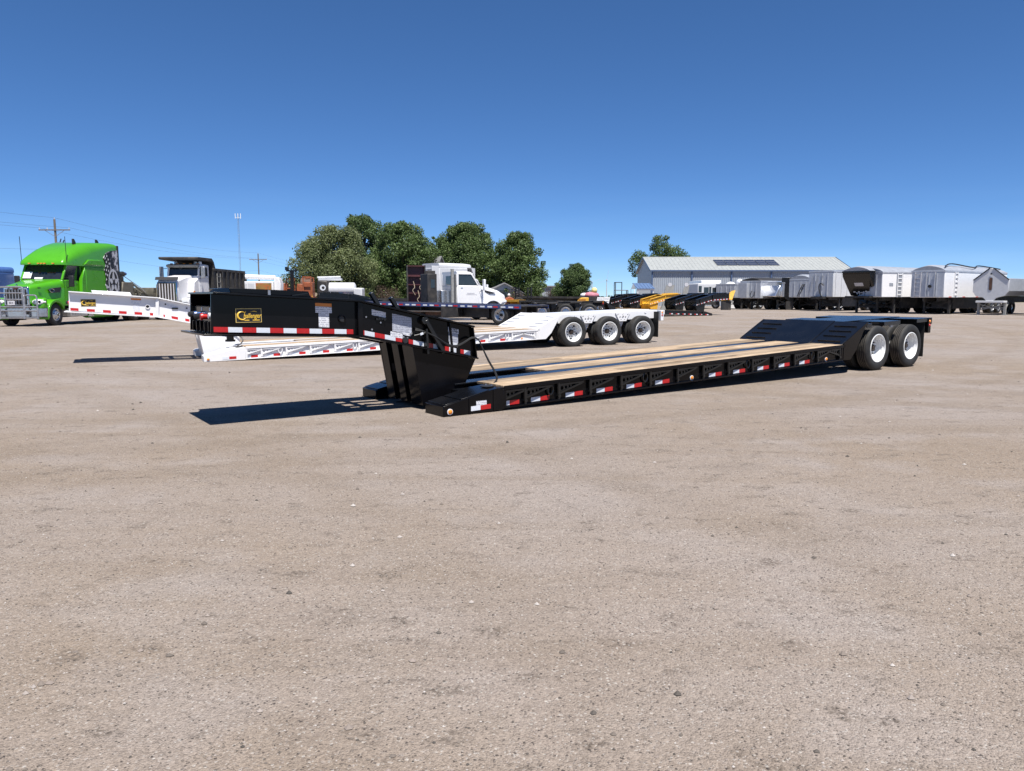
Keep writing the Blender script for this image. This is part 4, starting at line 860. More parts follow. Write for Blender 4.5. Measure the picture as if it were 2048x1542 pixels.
def tractor(name,label,loc,rot,paint,sleeper,L=-5.6,zr=3.0,scale=1,group=None,stack=False,rear=(-4.6,-5.9),rimmat='alloy',hump=False):
    r=thing(name,label,'truck',(loc[0],loc[1],gz(loc[1])),rot,group,scale)
    truck_wheels(r,0,rear,1.03,rimmat=rimmat); frame_rails(r,.8,rear[-1]-.8)
    S=[arch(x,h,zb,z,rr) for x,h,zb,z,rr in ((1.15,.66,.85,1.28,.14),(1.02,.80,.80,1.52,.2),(.55,.86,.9,1.78,.26),(-.2,.92,.9,1.98,.28),(-.92,1.02,.9,2.10,.26))]
    MB().loft(S).build('hood',paint,r,ang=55)
    for s in (1,-1):
        fender(r,0,*sorted((s*.72,s*1.22)),paint,R0=.70,R1=.60,a0=-5,a1=165)
        MB().sphere((.88,s*.98,1.10),.16,10,7,(1,.9,.8)).build('headlight','lamp_clear',r)
        y0,y1=sorted((s*.905,s*.955)); MB().prism([(.30,1.62),(-.45,1.78),(-.62,1.70),(-.1,1.56)],'y',y0,y1).build('side_vent','dark_plastic',r)
    MB().box(1.12,1.18,-.55,.55,.70,1.22).build('grille','dark_plastic',r,bevel=.05); MB().box(.95,1.24,-1.18,1.18,.34,.72).build('bumper',paint,r,bevel=.08)
    cab(r,paint,-.85,-2.35,1.05,.85,2.05,2.72,.52)
    mirror(r,-.70,1.05,1.75,mt='lamp_clear',h=.66)
    for s in (1,-1): MB().cyl((-1.4,s*.9,.58),(-3.0,s*.9,.58),.32,n=20).build('fuel_tank','alloy',r)
    if sleeper:
        MB().box(-2.36+L+2.35-.0 if 0 else L,-2.36,-1.2,1.2,.85,zr-.3).build('sleeper',paint,r,bevel=.08)
        D=[arch(x,h,zr-.32,z,rr,5) for x,h,z,rr in ((-1.55,1.0,2.92,.08),(-2.0,1.1,zr-.05 if zr>3.3 else 2.95,.2),(-2.6,1.18,zr+.0,.3),(L+.02,1.2,zr,.18))]
        MB().loft(D).build('roof_fairing',paint,r,ang=55)
    if stack: MB().cyl((L-.25,.95,.9),(L-.25,.95,stack),.12,n=14).build('exhaust_stack','steel',r)
    return r
tractor('sleeper_truck','blue sleeper truck parked left of the green wrecker',(-30.4,38.6),-PI/2,'blue_paint',True,L=-5.3,zr=3.1)
p=at(968,600,46.0)
dc=tractor('day_cab_truck','white day cab road tractor with its back window facing the blue flatbed',(p.x,p.y),R(30),'white_paint',False)
for s in (0,): MB().box(-2.385,-2.355,-.42,.42,2.10,2.62).build('rear_window','glass_dark',dc,bevel=.02)
MB().box(-2.40,-2.355,-1.0,-.70,.9,2.7).build('cab_corner_panel','grey_leg',dc)
MB().cyl((-2.62,-1.0,.9),(-2.62,-1.0,3.0),.10,n=12).build('exhaust_stack','grey_leg',dc)
MB().box(-1.75,-1.05,-1.068,-1.063,1.50,1.53).box(-1.7,-1.2,-1.068,-1.063,1.56,1.62).build('door_lettering','stripe_grey',dc)
MB().box(-3.1,-2.5,-.5,.5,.98,1.75).build('deck_box','alloy',dc,bevel=.02); MB().box(-4.0,-3.4,-.55,.55,.98,2.72).build('tool_cabinet','frame_dark',dc,bevel=.04); MB().box(-3.8,-3.55,-.562,-.549,1.9,2.4).build('cabinet_window','glass_dark',dc)
p=at(968,600,54.5)
wt=tractor('sleeper_truck','white high roof sleeper truck behind the white day cab',(p.x,p.y),R(38),'white_dusty_shaded',True,L=-4.9,zr=3.95,scale=.93)  # greyer white puts the shade on its back and flank into the paint
for s in (-1,): MB().box(-5.5,-4.9,*sorted((s*1.10,s*1.20)),.9,3.72).build('side_fairing','white_dusty_shaded',wt,bevel=.02)
b=MB()
for z in (1.3,1.9,2.5,3.0,3.4): b.box(-5.52,-5.46,-1.15,-.6,z,z+.05)
b.build('fairing_bracket','dark_plastic',wt)
for k in range(5): MB().box(-4.94,-4.90,-.45,.45,1.9+k*.22,1.97+k*.22).build('vent_louvre','grey_leg',wt)
p=at(833,605,49.5)
hr=thing('headache_rack','tall maroon headache rack with shelves standing behind the white sleeper truck','rack',(p.x,p.y,gz(p.y)),R(12))
MB().box(-.55,.55,.12,.16,1.0,3.40).build('back_panel','maroon',hr)
for x in (-.62,.54): MB().box(x,x+.08,-.15,.16,.0,3.45).build('upright','frame_dark',hr)
for z in (1.0,1.6,2.15,2.7,3.37): MB().box(-.54,.54,-.12,.12,z,z+.06).build('shelf','maroon',hr)
for x,z in ((-.2,1.8),(.1,1.2),(.25,2.0)): MB().tube(sm([(x,-.1,z+.6),(x+.08,-.14,z+.2),(x-.05,-.14,z),(x+.12,-.12,z-.3)],4),.025,6).build('hose','wood_old',hr)
MB().box(.62,1.25,-.2,.1,0,3.1).build('side_cabinet','frame_dark',hr,bevel=.02)

# ------------------------------------------------------------------ flatbeds and lowboys behind
def flatbed(name,label,A,B,zA,zB,rail,deckmat,wheels_at,tape=True,group=None,legs=None,lw=2.5,rail_h=.16,beam=.42):
    A=Vector(A);B=Vector(B); d=B-A; L=d.length; r=thing(name,label,'trailer',(A.x,A.y,gz(A.y)),math.atan2(d.y,d.x),group)
    sh=(zB-zA)/L; z=zA-gz(A.y)
    MB().box(0,L,-lw/2+.03,lw/2-.03,z-.06,z).build('deck',deckmat,r,shear=sh)
    for s in (1,-1):
        y0,y1=sorted((s*(lw/2-.03),s*lw/2)); rl=MB().box(0,L,y0,y1,z-rail_h,z+.02).build('side_rail',rail,r,shear=sh)
        if tape:
            k=0; u=.1
            while u<L-.2:
                MB().box(u,u+.28,s*lw/2-.004,s*lw/2+.004,z-rail_h*.75,z-rail_h*.3).build('reflective_tape',('tape_red','tape_white','tape_white')[k%3],rl,shear=sh); u+=.46 if k%3 else .34; k+=1
        MB().box(0.2,L-.1,s*.5-.06,s*.5+.06,z-.06-beam,z-.06).build('main_beam','frame_dark',r,shear=sh)
    for u in wheels_at:
        zz=.50
        MB().cyl((u,-.9,zz),(u,.9,zz),.08,n=8).build('axle','frame_dark',r)
        for s in (1,-1): wheel(r,u,s*1.08,zz,s,Rr=.50,w=.27,rim=.30,style='dish',rimmat='alloy',detail=True); wheel(r,u,s*.76,zz,-s,Rr=.50,w=.27,rim=.30,style='dish',rimmat='alloy',detail=False)
    if legs is not None:
        for s in (1,-1): MB().box(legs-.06,legs+.06,s*.85-.06,s*.85+.06,0,z-.06).box(legs-.14,legs+.14,s*.85-.14,s*.85+.14,0,.03).build('landing_leg','frame_dark',r)
    return r
a=at(1070,612,36.6); b_=at(645,600,45.5)
fb=flatbed('flatbed_trailer','blue edged flatbed trailer with red and white reflective tape in front of the white trucks',(a.x,a.y),(b_.x,b_.y),1.16,1.36,'blue_rail','frame_dark',(1.3,),legs=12.4)
for (x0,x1,y0,z0,z1,m) in ((3.9,5.0,.8,.35,.92,'frame_dark'),(8.6,9.6,.75,.45,.98,'black_satin'),(9.9,10.9,.75,.45,.98,'black_satin')): MB().box(x0,x1,y0,y0+.45,z0,z1).build('tool_box',m,fb,bevel=.02)
MB().box(4.6,8.4,.72,1.12,.60,.66).build('dunnage_rack','wood_old',fb); MB().box(4.6,8.4,.70,.76,.42,.60).build('rack_rail','rust_brown',fb)
for u in (4.8,6.5,8.2): MB().box(u,u+.05,.75,1.1,.40,1.02).build('rack_hanger','frame_dark',fb)
MB().box(3.5,7.6,.60,.68,.20,.30).build('wing_skirt','tape_white',fb)
MB().box(2.3,12.0,.52,.70,.34,.96).build('underframe','frame_dark',fb); MB().box(2.3,12.0,-.7,-.52,.34,.96).build('underframe','frame_dark',fb)
MB().prism([(.9,1.06),(1.25,.98),(1.25,.80),(1.15,.80)],'y',.95,1.25).build('mudguard','grey_leg',fb)
a=at(842,604,55); b_=at(640,600,60)
flatbed('flatbed_trailer','dark grey empty flatbed trailer below the tall trees',(a.x,a.y),(b_.x,b_.y),1.42,1.50,'frame_dark','frame_dark',(1.0,2.3),tape=False,legs=6.0)
a=at(1190,602,60); b_=at(1012,601,62)
rt=flatbed('ramp_trailer','black equipment trailer with two black ladder ramps folded upright',(a.x,a.y),(b_.x,b_.y),1.12,1.16,'frame_dark','wood_old',(2.2,3.4),group=None)
Lr=(Vector((b_.x,b_.y))-Vector((a.x,a.y))).length
for px in (1041.5,1066):
    u=Lr*(1190-px)/(1190-1012)
    for s in (.8,):
        m=MB()
        for x in (u-.18,u+.12): m.box(x,x+.09,.85,.95,1.16-gz(60),2.15)
        for k in range(6): m.box(u-.1,u+.13,.86,.94,1.05+k*.19,1.11+k*.19)
        m.build('ladder_ramp','black_satin',rt)
        MB().bar((u-.25,.9,1.0),(u-.75,.9,.98),.03,.04).build('ramp_stay','black_satin',rt)
a=at(1200,596,70); b_=at(1045,592,74)
flatbed('flatbed_trailer','long low black flatbed with pale deck edge in front of the small round tree',(a.x,a.y),(b_.x,b_.y),1.55,1.62,'frame_dark','wood_old',(1.2,2.5),tape=False)
a=at(1318,600,77); b_=at(1188,598,79)
flatbed('flatbed_trailer','low black flatbed trailer crossing behind the black and yellow lowboys',(a.x,a.y),(b_.x,b_.y),1.30,1.34,'frame_dark','frame_dark',(1.0,2.3,3.6),tape=True,beam=.6)
# three axle lowboy between blue flatbed and white lowboy
def mini_lowboy(name,label,px,py,d,rot,pal,neck=NB,axles=(10.886,12.288,13.69),dt=1,mirror_=False,wheels=True):
    p=at(px,py,d); return lowboy(name,label,None,(p.x,p.y),rot,pal,list(axles),neck,detail=dt,z0=gz(p.y),wheels=wheels)
PY=dict(body='yellow_paint',deck='yellow_paint',fold='yellow_paint',rim='alloy',lampring='yellow_paint',cleat='frame_dark',rear='yellow_paint')
PK=dict(body='black_satin',deck='frame_dark',fold='black_satin',rim='alloy',lampring='tape_white',cleat='frame_dark',rear='frame_dark')
mini_lowboy('lowboy_trailer','dark lowboy trailer with three axles just behind the white lowboy',720,640,44.5,R(-4),PK,dt=0)
mini_lowboy('lowboy_trailer','black lowboy trailer with gooseneck pointing at the recreational vehicle',1372,622,57,R(214),PK)
mini_lowboy('lowboy_trailer','black lowboy trailer close beside the yellow one',1333,622,60.5,R(214),PK)
mini_lowboy('lowboy_trailer','yellow lowboy trailer with raised gooseneck in front of the metal building',1285,622,65,R(214),PY)
mini_lowboy('lowboy_trailer','black lowboy trailer behind the yellow lowboy',1248,620,69,R(213),PK)
mini_lowboy('lowboy_trailer','black lowboy trailer next to the white loading ramps',1212,618,73,R(213),PK)
# white ramps lying on the ramp trailer
for i,px in enumerate((1197,1210)):
    p=at(px,604,58.5); o=thing('loading_ramp',('white slatted loading ramp beside the pink tarp load','white slatted loading ramp beside the black lowboy neck')[i],'ramp',(p.x,p.y,gz(p.y)),R(8),'pair of white loading ramps')
    for y in (-.2,.2): MB().bar((y*1.1-.12,0,0),(y*1.1+.30,.5,1.35),.05,.06).build('side_bar','white_dusty_shaded',o)
    for k in range(7): t=.08+k*.14; MB().bar((-.34+.42*t,.5*t,1.35*t),(.10+.42*t,.5*t,1.35*t),.05,.05).build('slat','white_dusty_shaded',o)
    MB().add([(-.32,.02,.02),(.08,.02,.02),(.50,.52,1.33),(.10,.52,1.33),(-.32,.05,.0),(.08,.05,.0),(.50,.55,1.31),(.10,.55,1.31)],[(0,1,2,3),(7,6,5,4),(0,4,5,1),(1,5,6,2),(2,6,7,3),(3,7,4,0)]).build('plate','white_dusty_shaded',o)
p=at(1165,604,61.5); o=thing('yellow_machine','low yellow machine body on the black trailer','machine',(p.x,p.y,gz(p.y)),0)
MB().prism([(-.5,.6),(-.35,1.1),(-.1,1.32),(.45,1.32),(.45,.6)],'y',-.6,.6).build('body','yellow_paint',o,bevel=.04)
for k in range(4): MB().box(-.46+k*.03,.2,-.62,-.6,.68+k*.14,.75+k*.14).build('louvre','orange_paint',o)
MB().box(-.5,.5,-.5,.5,0,.62).build('skid','frame_dark',o)
p=at(1183,600,63); o=thing('strapped_load','pink tarp bundle with pale yellow ball on a trailer','load',(p.x,p.y,gz(p.y)),0)
MB().sphere((0,0,1.5),.6,12,8,(1.1,.8,.5)).build('tarp','pink_tarp',o); MB().sphere((-.6,.1,1.5),.36,10,7,(1,.8,.6)).build('tarp','white_dusty_shaded',o); MB().box(-.9,.9,-.6,.6,0,1.4).build('crate','frame_dark',o)
MB().sphere((.22,-.1,1.92),.25,12,8).build('ball','pale_yellow',o)
p=at(1022,600,57); o=thing('orange_loader','small orange loader with spare wheel beside the white day cab','machine',(p.x,p.y,gz(p.y)),R(10),None,.8)
MB().prism([(-.7,.5),(-.65,1.5),(-.2,1.75),(.2,1.55),(.25,.5)],'y',-.5,.5).build('body','orange_paint',o,bevel=.05); MB().sphere((-.2,0,1.9),.14,8,6).build('beacon','lamp_clear',o)
wheel(o,.75,-.2,1.15,-1,Rr=.52,w=.28,rim=.3,rimmat='alloy'); MB().box(.3,1.2,-.4,.4,0,.66).build('wheel_stand','frame_dark',o); MB().box(-.7,.25,-.45,.45,0,.52).build('track','frame_dark',o)

# ------------------------------------------------------------------ left yard: service truck, orange machine, tanker, post
p=at(522,600,58); o=thing('service_truck','white service truck with crane tube on top and picture panel on its box','truck',(p.x,p.y,gz(p.y)),0)
MB().box(-1.3,1.25,-.9,1.0,1.0,2.55).build('service_box','white_paint',o,bevel=.04); MB().box(-.05,1.15,-.915,-.901,1.55,2.42).build('picture_panel','picture_print',o)
for k in range(2): MB().box(-1.2+k*.55,-.7+k*.55,-.912,-.901,1.1,2.4).build('locker_door','white_dusty_shaded',o,bevel=.02)
MB().cyl((-1.1,-.3,2.92),(1.3,-.3,2.84),.19,.17,n=16).build('crane_boom','white_paint',o); MB().box(-1.25,-1.0,-.5,-.1,2.5,3.15).build('boom_rest','dark_plastic',o); MB().prism([(1.25,1.2),(1.25,2.9),(1.6,2.85),(1.75,2.4),(1.7,1.2)],'y',-.6,.2).build('crane_base','white_paint',o,bevel=.05)
MB().box(-3.2,1.4,-.5,.6,.6,1.0).build('chassis','frame_dark',o); MB().box(-3.3,-1.9,-.9,1.0,.9,2.3).build('cab','white_dusty_shaded',o,bevel=.15); MB().box(-3.1,-2.2,-.92,-.9,1.6,2.15).build('cab_window','glass_dark',o)
for x in (-2.7,.5):
    for s in (-1,1): wheel(o,x,s*.85,.48,s,Rr=.48,w=.26,rim=.28,rimmat='white_paint')
p=at(598,604,60); o=thing('drilling_rig','rusty orange drilling machine with pipe guard frames','machine',(p.x,p.y,gz(p.y)),R(4))
MB().box(-1.7,1.3,-.5,.7,.75,1.35).build('chassis','orange_paint',o,bevel=.02)
for x0,x1,z1 in ((-1.6,-.9,2.45),(-.85,-.1,2.1),(-.05,.45,2.40),(.5,1.2,2.55)): MB().box(x0,x1,-.52,.5,1.352,z1).build('engine_box','orange_paint' if x0!=-.85 else 'frame_dark',o,bevel=.04)
def guard(x0,x1,z0,z1,y,mt,rails=1):
    m=MB()
    for x in (x0,x1): m.bar((x,y,z0),(x,y,z1),.08,.08)
    for k in range(rails+1): m.bar((x0-.04,y,z1-k*(z1-z0)/(rails+1)),(x1+.04,y,z1-k*(z1-z0)/(rails+1)),.08,.08)
    m.build('guard_frame',mt,o)
guard(-.82,-.18,1.3,2.78,-.55,'orange_paint',1); guard(.50,1.12,.8,2.95,-.6,'orange_paint',2); guard(.50,1.12,.8,2.9,.5,'orange_paint',2)
MB().bar((1.12,-.6,1.6),(1.45,-.6,.4),.07,.07).build('ladder_rail','yellow_paint',o); MB().cyl((.1,.8,2.4),(.9,.8,2.4),.5,n=20).build('cable_drum','rust_brown',o)
for x in (-.72,-.28,.15): MB().box(x,x+.26,-.535,-.5205,1.62,1.82).build('warning_plate','tape_white',o)
MB().tube([(-1.5+.12*math.cos(a),-.56,1.75+.12*math.sin(a)) for a in [2*PI*k/12 for k in range(12)]],.025,6,closed=True).build('hose_loop','wood_old',o)
for x in (-1.2,.9): 
    for s in (-.45,.65): MB().lathe([(.001,-.12),(.38,-.12),(.40,-.08),(.40,.08),(.38,.12),(.001,.12)],(x,s,.40),n=20).build('tyre','rubber_dusty',o)
MB().box(.9,1.5,-.6,.0,.2,1.3).build('step_block','orange_paint',o)
p=at(674,604,62); o=thing('tank_truck','white cylindrical tank truck with dark header and round white emblem','truck',(p.x,p.y,gz(p.y)),R(3))
MB().lathe([(.001,1.60),(.45,1.56),(.56,1.48),(.58,1.40),(.58,-.55),(.001,-.56)],(0,0,1.97),axis='x',n=28).build('tank','white_dusty_shaded',o)
MB().box(-1.45,-.555,-.75,.75,1.0,2.72).build('header_box','frame_dark',o,bevel=.15); MB().cyl((-.98,-.765,2.12),(-.98,-.751,2.12),.24,n=20).build('emblem','tape_white',o); MB().cyl((-.95,-.77,2.12),(-.95,-.766,2.12),.12,n=14).build('emblem_mark','dark_plastic',o)
MB().box(-1.3,-.65,-.765,-.751,1.30,1.66).build('header_plate','stripe_grey',o); MB().cyl((-1.6,.3,2.95),(.3,.3,3.0),.10,n=10).box(-1.5,.4,.1,.6,2.72,2.9).build('top_walkway','white_dusty_shaded',o)
MB().box(-1.7,2.2,-.5,.5,.6,1.0).build('chassis','frame_dark',o); MB().box(-.4,1.4,-.35,.35,.98,1.45).build('tank_saddle','frame_dark',o); MB().box(1.5,2.2,-.8,.8,.8,2.1).build('cab',"white_dusty_shaded",o,bevel=.1)
MB().cyl((-1.62,-.6,1.55),(-1.62,-.78,1.55),.16,n=14).build('gauge','wood_old',o)
for x in (-1.0,.3,1.85):
    for s in (-1,1): wheel(o,x,s*.85,.48,s,Rr=.48,w=.26,rim=.28,rimmat='white_paint')
MB().box(.2,.7,-.9,-.6,.95,1.15).build('rear_lamp','lamp_red',o)
p=at(715,600,66); tractor('cab_truck','dark blue truck cab behind the white tank truck',(p.x,p.y),0,'blue_rail',False,scale=.62)
p=at(586,604,59); o=thing('light_post','dark steel post with flood lamps and a crossbar','post',(p.x,p.y,gz(p.y)),0)
MB().box(-.13,.13,-.1,.1,0,3.45).build('pole','black_satin',o); MB().box(-.45,.4,-.05,.05,3.35,3.47).build('crossbar','black_satin',o); MB().box(-.52,-.25,-.12,.12,3.45,3.72).build('flood_lamp','black_satin',o,bevel=.03); MB().cyl((.3,0,3.4),(.3,0,3.6),.08,n=8).build('flood_lamp','black_satin',o)
# ------------------------------------------------------------------ big metal building
def metal_building():
    d=110.; A=at(1303,600,d); Bp=at(1698,600,d); z0=gz(d); Lb=Bp.x-A.x; Wd=12.4
    r=thing('metal_building','long grey metal building with ribbed walls, pale roof and six solar panels','building',(A.x,A.y,z0),0)
    ze=at(1303,541,d).z-z0; zr=at(1480,514.5,d+Wd/2).z-z0
    def ribbed(x0,x1,z1,y,name,step=.3):
        pts=[]; x=x0
        while x<x1-.01:
            e=min(x+step,x1); pts+=[(x,y),(min(x+.06,e),y-.05),(min(x+.12,e),y-.05),(min(x+.18,e),y)]; x=e
        pts+=[(x1,y),(x1,y+.06),(x0,y+.06)]; return pts
    nb=5; w=Lb/nb
    for k in range(nb):
        MB().prism(ribbed(k*w+.001,(k+1)*w-.001,0,0,''),'z',0,ze-.30).build('wall_panel','wall_metal',r)
        MB().box(k*w-.10,k*w+.10,-.20,-.055,0,ze-.10).build('downpipe','trim_blue',r)
    MB().box(Lb-.1,Lb+.1,-.20,-.055,0,ze-.10).build('downpipe','trim_blue',r)
    MB().box(0,Lb,-.04,.06,ze-.30,ze).build('eave_band','wall_metal',r)
    MB().box(-.3,Lb+.3,-.40,-.22,ze-.14,ze+.06).build('gutter','trim_blue',r)
    for x in (0,Lb):
        MB().prism([(0.06,0),(0.06,ze),(Wd/2,zr-.12),(Wd-.06,ze),(Wd-.06,0)],'x',x-.06 if x==0 else x-.06,x+.06 if x else x+.06).build('gable_wall','wall_metal',r)
    MB().box(0,Lb,Wd-.05,Wd,0,ze).build('back_wall','wall_metal',r)
    # standing seam roof, both slopes
    for s in (0,1):
        y0=-.35; za=ze+.05; sl=(zr-za)/(Wd/2-y0)
        b=MB()
        def P(x,t,h):
            y=y0+(Wd/2-y0)*t; z=za+(zr-za)*t+h
            return (x,y if s==0 else Wd-y,z)
        xs=[-.35+k*.6 for k in range(int((Lb+.7)/.6)+1)]
        b.add([P(-.35,0,0),P(Lb+.35,0,0),P(Lb+.35,1,0),P(-.35,1,0),P(-.35,0,-.1),P(Lb+.35,0,-.1),P(Lb+.35,1,-.1),P(-.35,1,-.1)],[(0,1,2,3),(7,6,5,4),(0,4,5,1),(1,5,6,2),(3,2,6,7),(0,3,7,4)])
        rf=b.build('roof','roof_metal',r)
        m=MB()
        for x in xs: m.add([P(x,0,.001),P(x+.09,0,.001),P(x+.09,1,.001),P(x,1,.001),P(x+.02,0,.035),P(x+.07,0,.035),P(x+.07,1,.035),P(x+.02,1,.035)],[(4,5,6,7),(0,4,7,3),(1,2,6,5),(0,1,5,4)])
        m.build('roof_rib','roof_metal',rf)['kind']='stuff'
        if s==0:
            for k in range(6):
                d2=at(1424+k*20.6,521,d+4.2); x0=d2.x-A.x; 
                t0,t1=.33,.75
                b=MB(); wv=1.46; sk=0
                b.add([P(x0+.2,t0,.10),P(x0+.2+wv,t0,.10),P(x0+wv+.2,t1,.10),P(x0+.2,t1,.10),P(x0+.2,t0,.06),P(x0+.2+wv,t0,.06),P(x0+wv+.2,t1,.06),P(x0+.2,t1,.06)],[(0,1,2,3),(7,6,5,4),(0,4,5,1),(1,5,6,2),(2,6,7,3),(3,7,4,0)])
                b.build('solar_panel','solar_cell',rf)
                q=MB()
                for tt in (t0,t0+(t1-t0)*.33,t0+(t1-t0)*.66,t1): q.add([P(x0+.2,tt,.105),P(x0+.2+wv,tt,.105),P(x0+.2+wv,tt+.006,.105),P(x0+.2,tt+.006,.105)],[(0,1,2,3)])
                q.build('solar_frame','stripe_grey',rf)
    MB().prism([(Wd/2-.25,zr-.06),(Wd/2,zr+.06),(Wd/2+.25,zr-.06)],'x',-.35,Lb+.35).build('ridge_cap','roof_metal',r)
    for x in (-.37,Lb+.33): 
        b=MB(); b.bar((x,-.36,ze-.02),(x,Wd/2,zr-.03),.05,.22); b.bar((x,Wd+.36,ze-.02),(x,Wd/2,zr-.03),.05,.22); b.build('barge_board','trim_blue',r)
    # tilted grey flap doors leaning at the wall
    return r,A,z0
bld,BA,BZ=metal_building()
def porch():
    d=106.; p=at(1267,600,d); z0=gz(d); r=thing('porch','small porch with blue metal roof against the grey building','porch',(p.x,p.y,z0),0)
    sx=d/1490.
    W=2.85; D=2.6; ze=at(1280,578,d).z-z0; zr=at(1280,566,d).z-z0
    for x in (.55,W-.12,.05): MB().box(x,x+.1,0,.1,0,ze).build('post','white_paint',r)
    MB().box(.45,W+.05,-.03,.03,ze-.18,ze+.12).build('fascia','white_paint',r)
    MB().box(.8,W,D-.1,D,0,ze).build('back_wall','wall_metal',r)
    MB().add([(.40,-.15,ze+.08),(W+.15,-.15,ze+.08),(W-.35,D*.5,zr),(.35-.35,D*.5,zr),(.40,-.15,ze+.02),(W+.15,-.15,ze+.02),(W-.35,D*.5,zr-.06),(0,D*.5,zr-.06)],[(0,1,2,3),(7,6,5,4),(0,4,5,1),(1,5,6,2),(2,6,7,3),(3,7,4,0)]).build('roof','roof_blue',r)
    for k in range(6): x=.45+k*.46; MB().bar((x,-.15,ze+.10),(x-.38,D*.5,zr+.02),.05,.05).build('roof_rib','roof_blue',r)
    MB().prism([(.38,ze),(.0,zr-.03),(-.32,ze)],'y',.4,.5).build('gable','wall_metal',r); MB().box(-.35,-.27,.4,.5,0,ze).build('post','wall_metal',r)
porch()
def simple_house(name,label,px,py,d,W,D,ze,zr,wall,roof,rot=0,chim=True,cat='house'):
    p=at(px,py,d); r=thing(name,label,cat,(p.x,p.y,gz(p.y)),rot)
    MB().prism([(-W/2,0),(-W/2,ze),(0,zr-.1),(W/2,ze),(W/2,0)],'y',0,D).build('wall',wall,r)
    for s in (1,-1):
        k=(zr-ze)/(W/2); MB().prism([(0,zr),(s*(W/2+.35),ze-.35*k),(s*(W/2+.35),ze-.35*k-.12),(0,zr-.12)],'y',-.35,D+.35).build('roof',roof,r)
    MB().box(-.5,.5,-.03,.0,1.0,2.1).build('window','glass_dark',r); MB().box(-.58,.58,-.025,.0,.92,1.0).build('sill','white_paint',r)
    if chim: MB().box(-.75,-.35,D*.1,D*.1+.4,zr-.9,zr+.45).build('chimney','house_wall',r); MB().box(-.80,-.30,D*.1-.05,D*.1+.45,zr+.45,zr+.54).build('chimney_cap','house_wall',r)
    return r
simple_house('house','grey roofed house with small chimney half hidden by the trees',880,595,86,3.2,4.5,3.4,6.0,'house_wall','house_roof',R(52))
simple_house('shed','small grey shed with dark gable roof behind the white day cab',1008,595,86,4.4,6,1.9,3.0,'wall_metal','house_roof',R(10),False,'shed')
p=at(1086,600,104); o=thing('storage_shed','low pale metal shed with flat roof beside the brown shrub','shed',(p.x,p.y,gz(p.y)),0)
MB().box(-.8,3.6,0,5,0,2.75).build('wall','wall_metal',o)
for k in range(14): MB().box(-.75+k*.31,-.70+k*.31,-.05,0,0,2.7).build('wall_rib','wall_metal',o)
MB().box(-1.0,3.8,-.3,5.3,2.752,2.9).build('roof','house_roof',o)

# ------------------------------------------------------------------ trees and shrubs
LS,LN=.62,2.15
def leaves(name,mt,parent,C,Rad,per,size,rs,sq=.85,droop=0):
    P=[];
    for c,r_ in zip(C,Rad):
        n=int(per*LN*(r_**2)); d=rs.normal(size=(n,3)); d/=np.linalg.norm(d,axis=1)[:,None]
        rr=r_*(.35+.65*rs.rand(n)**.45)*(1+.22*rs.normal(size=n)*.5)
        q=c+d*rr[:,None]*np.array([1,1,sq]); q[:,2]-=droop*np.abs(rs.normal(size=n))*.5; P.append(np.hstack([q,d]))
    P=np.vstack(P); N=len(P); pos=P[:,:3]; nrm=P[:,3:]*.5+rs.normal(size=(N,3))*.6; nrm[:,2]+=.25; nrm/=np.linalg.norm(nrm,axis=1)[:,None]
    t=np.cross(nrm,rs.normal(size=(N,3))); t/=np.linalg.norm(t,axis=1)[:,None]; b=np.cross(nrm,t)
    s=(size*(.55+.9*rs.rand(N)))[:,None]
    s=s*LS
    V=np.stack([pos-t*s,pos+b*s*.55,pos+t*s,pos-b*s*.55],1).reshape(-1,3)
    F=np.arange(N*4).reshape(N,4)
    me=bpy.data.meshes.new(name); me.vertices.add(len(V)); me.vertices.foreach_set('co',V.ravel().astype(np.float32)); me.loops.add(N*4); me.loops.foreach_set('vertex_index',F.ravel().astype(np.int32)); me.polygons.add(N); me.polygons.foreach_set('loop_start',(np.arange(N)*4).astype(np.int32)); me.update(calc_edges=True); me.validate()
    return obj(name,me,mt,parent)
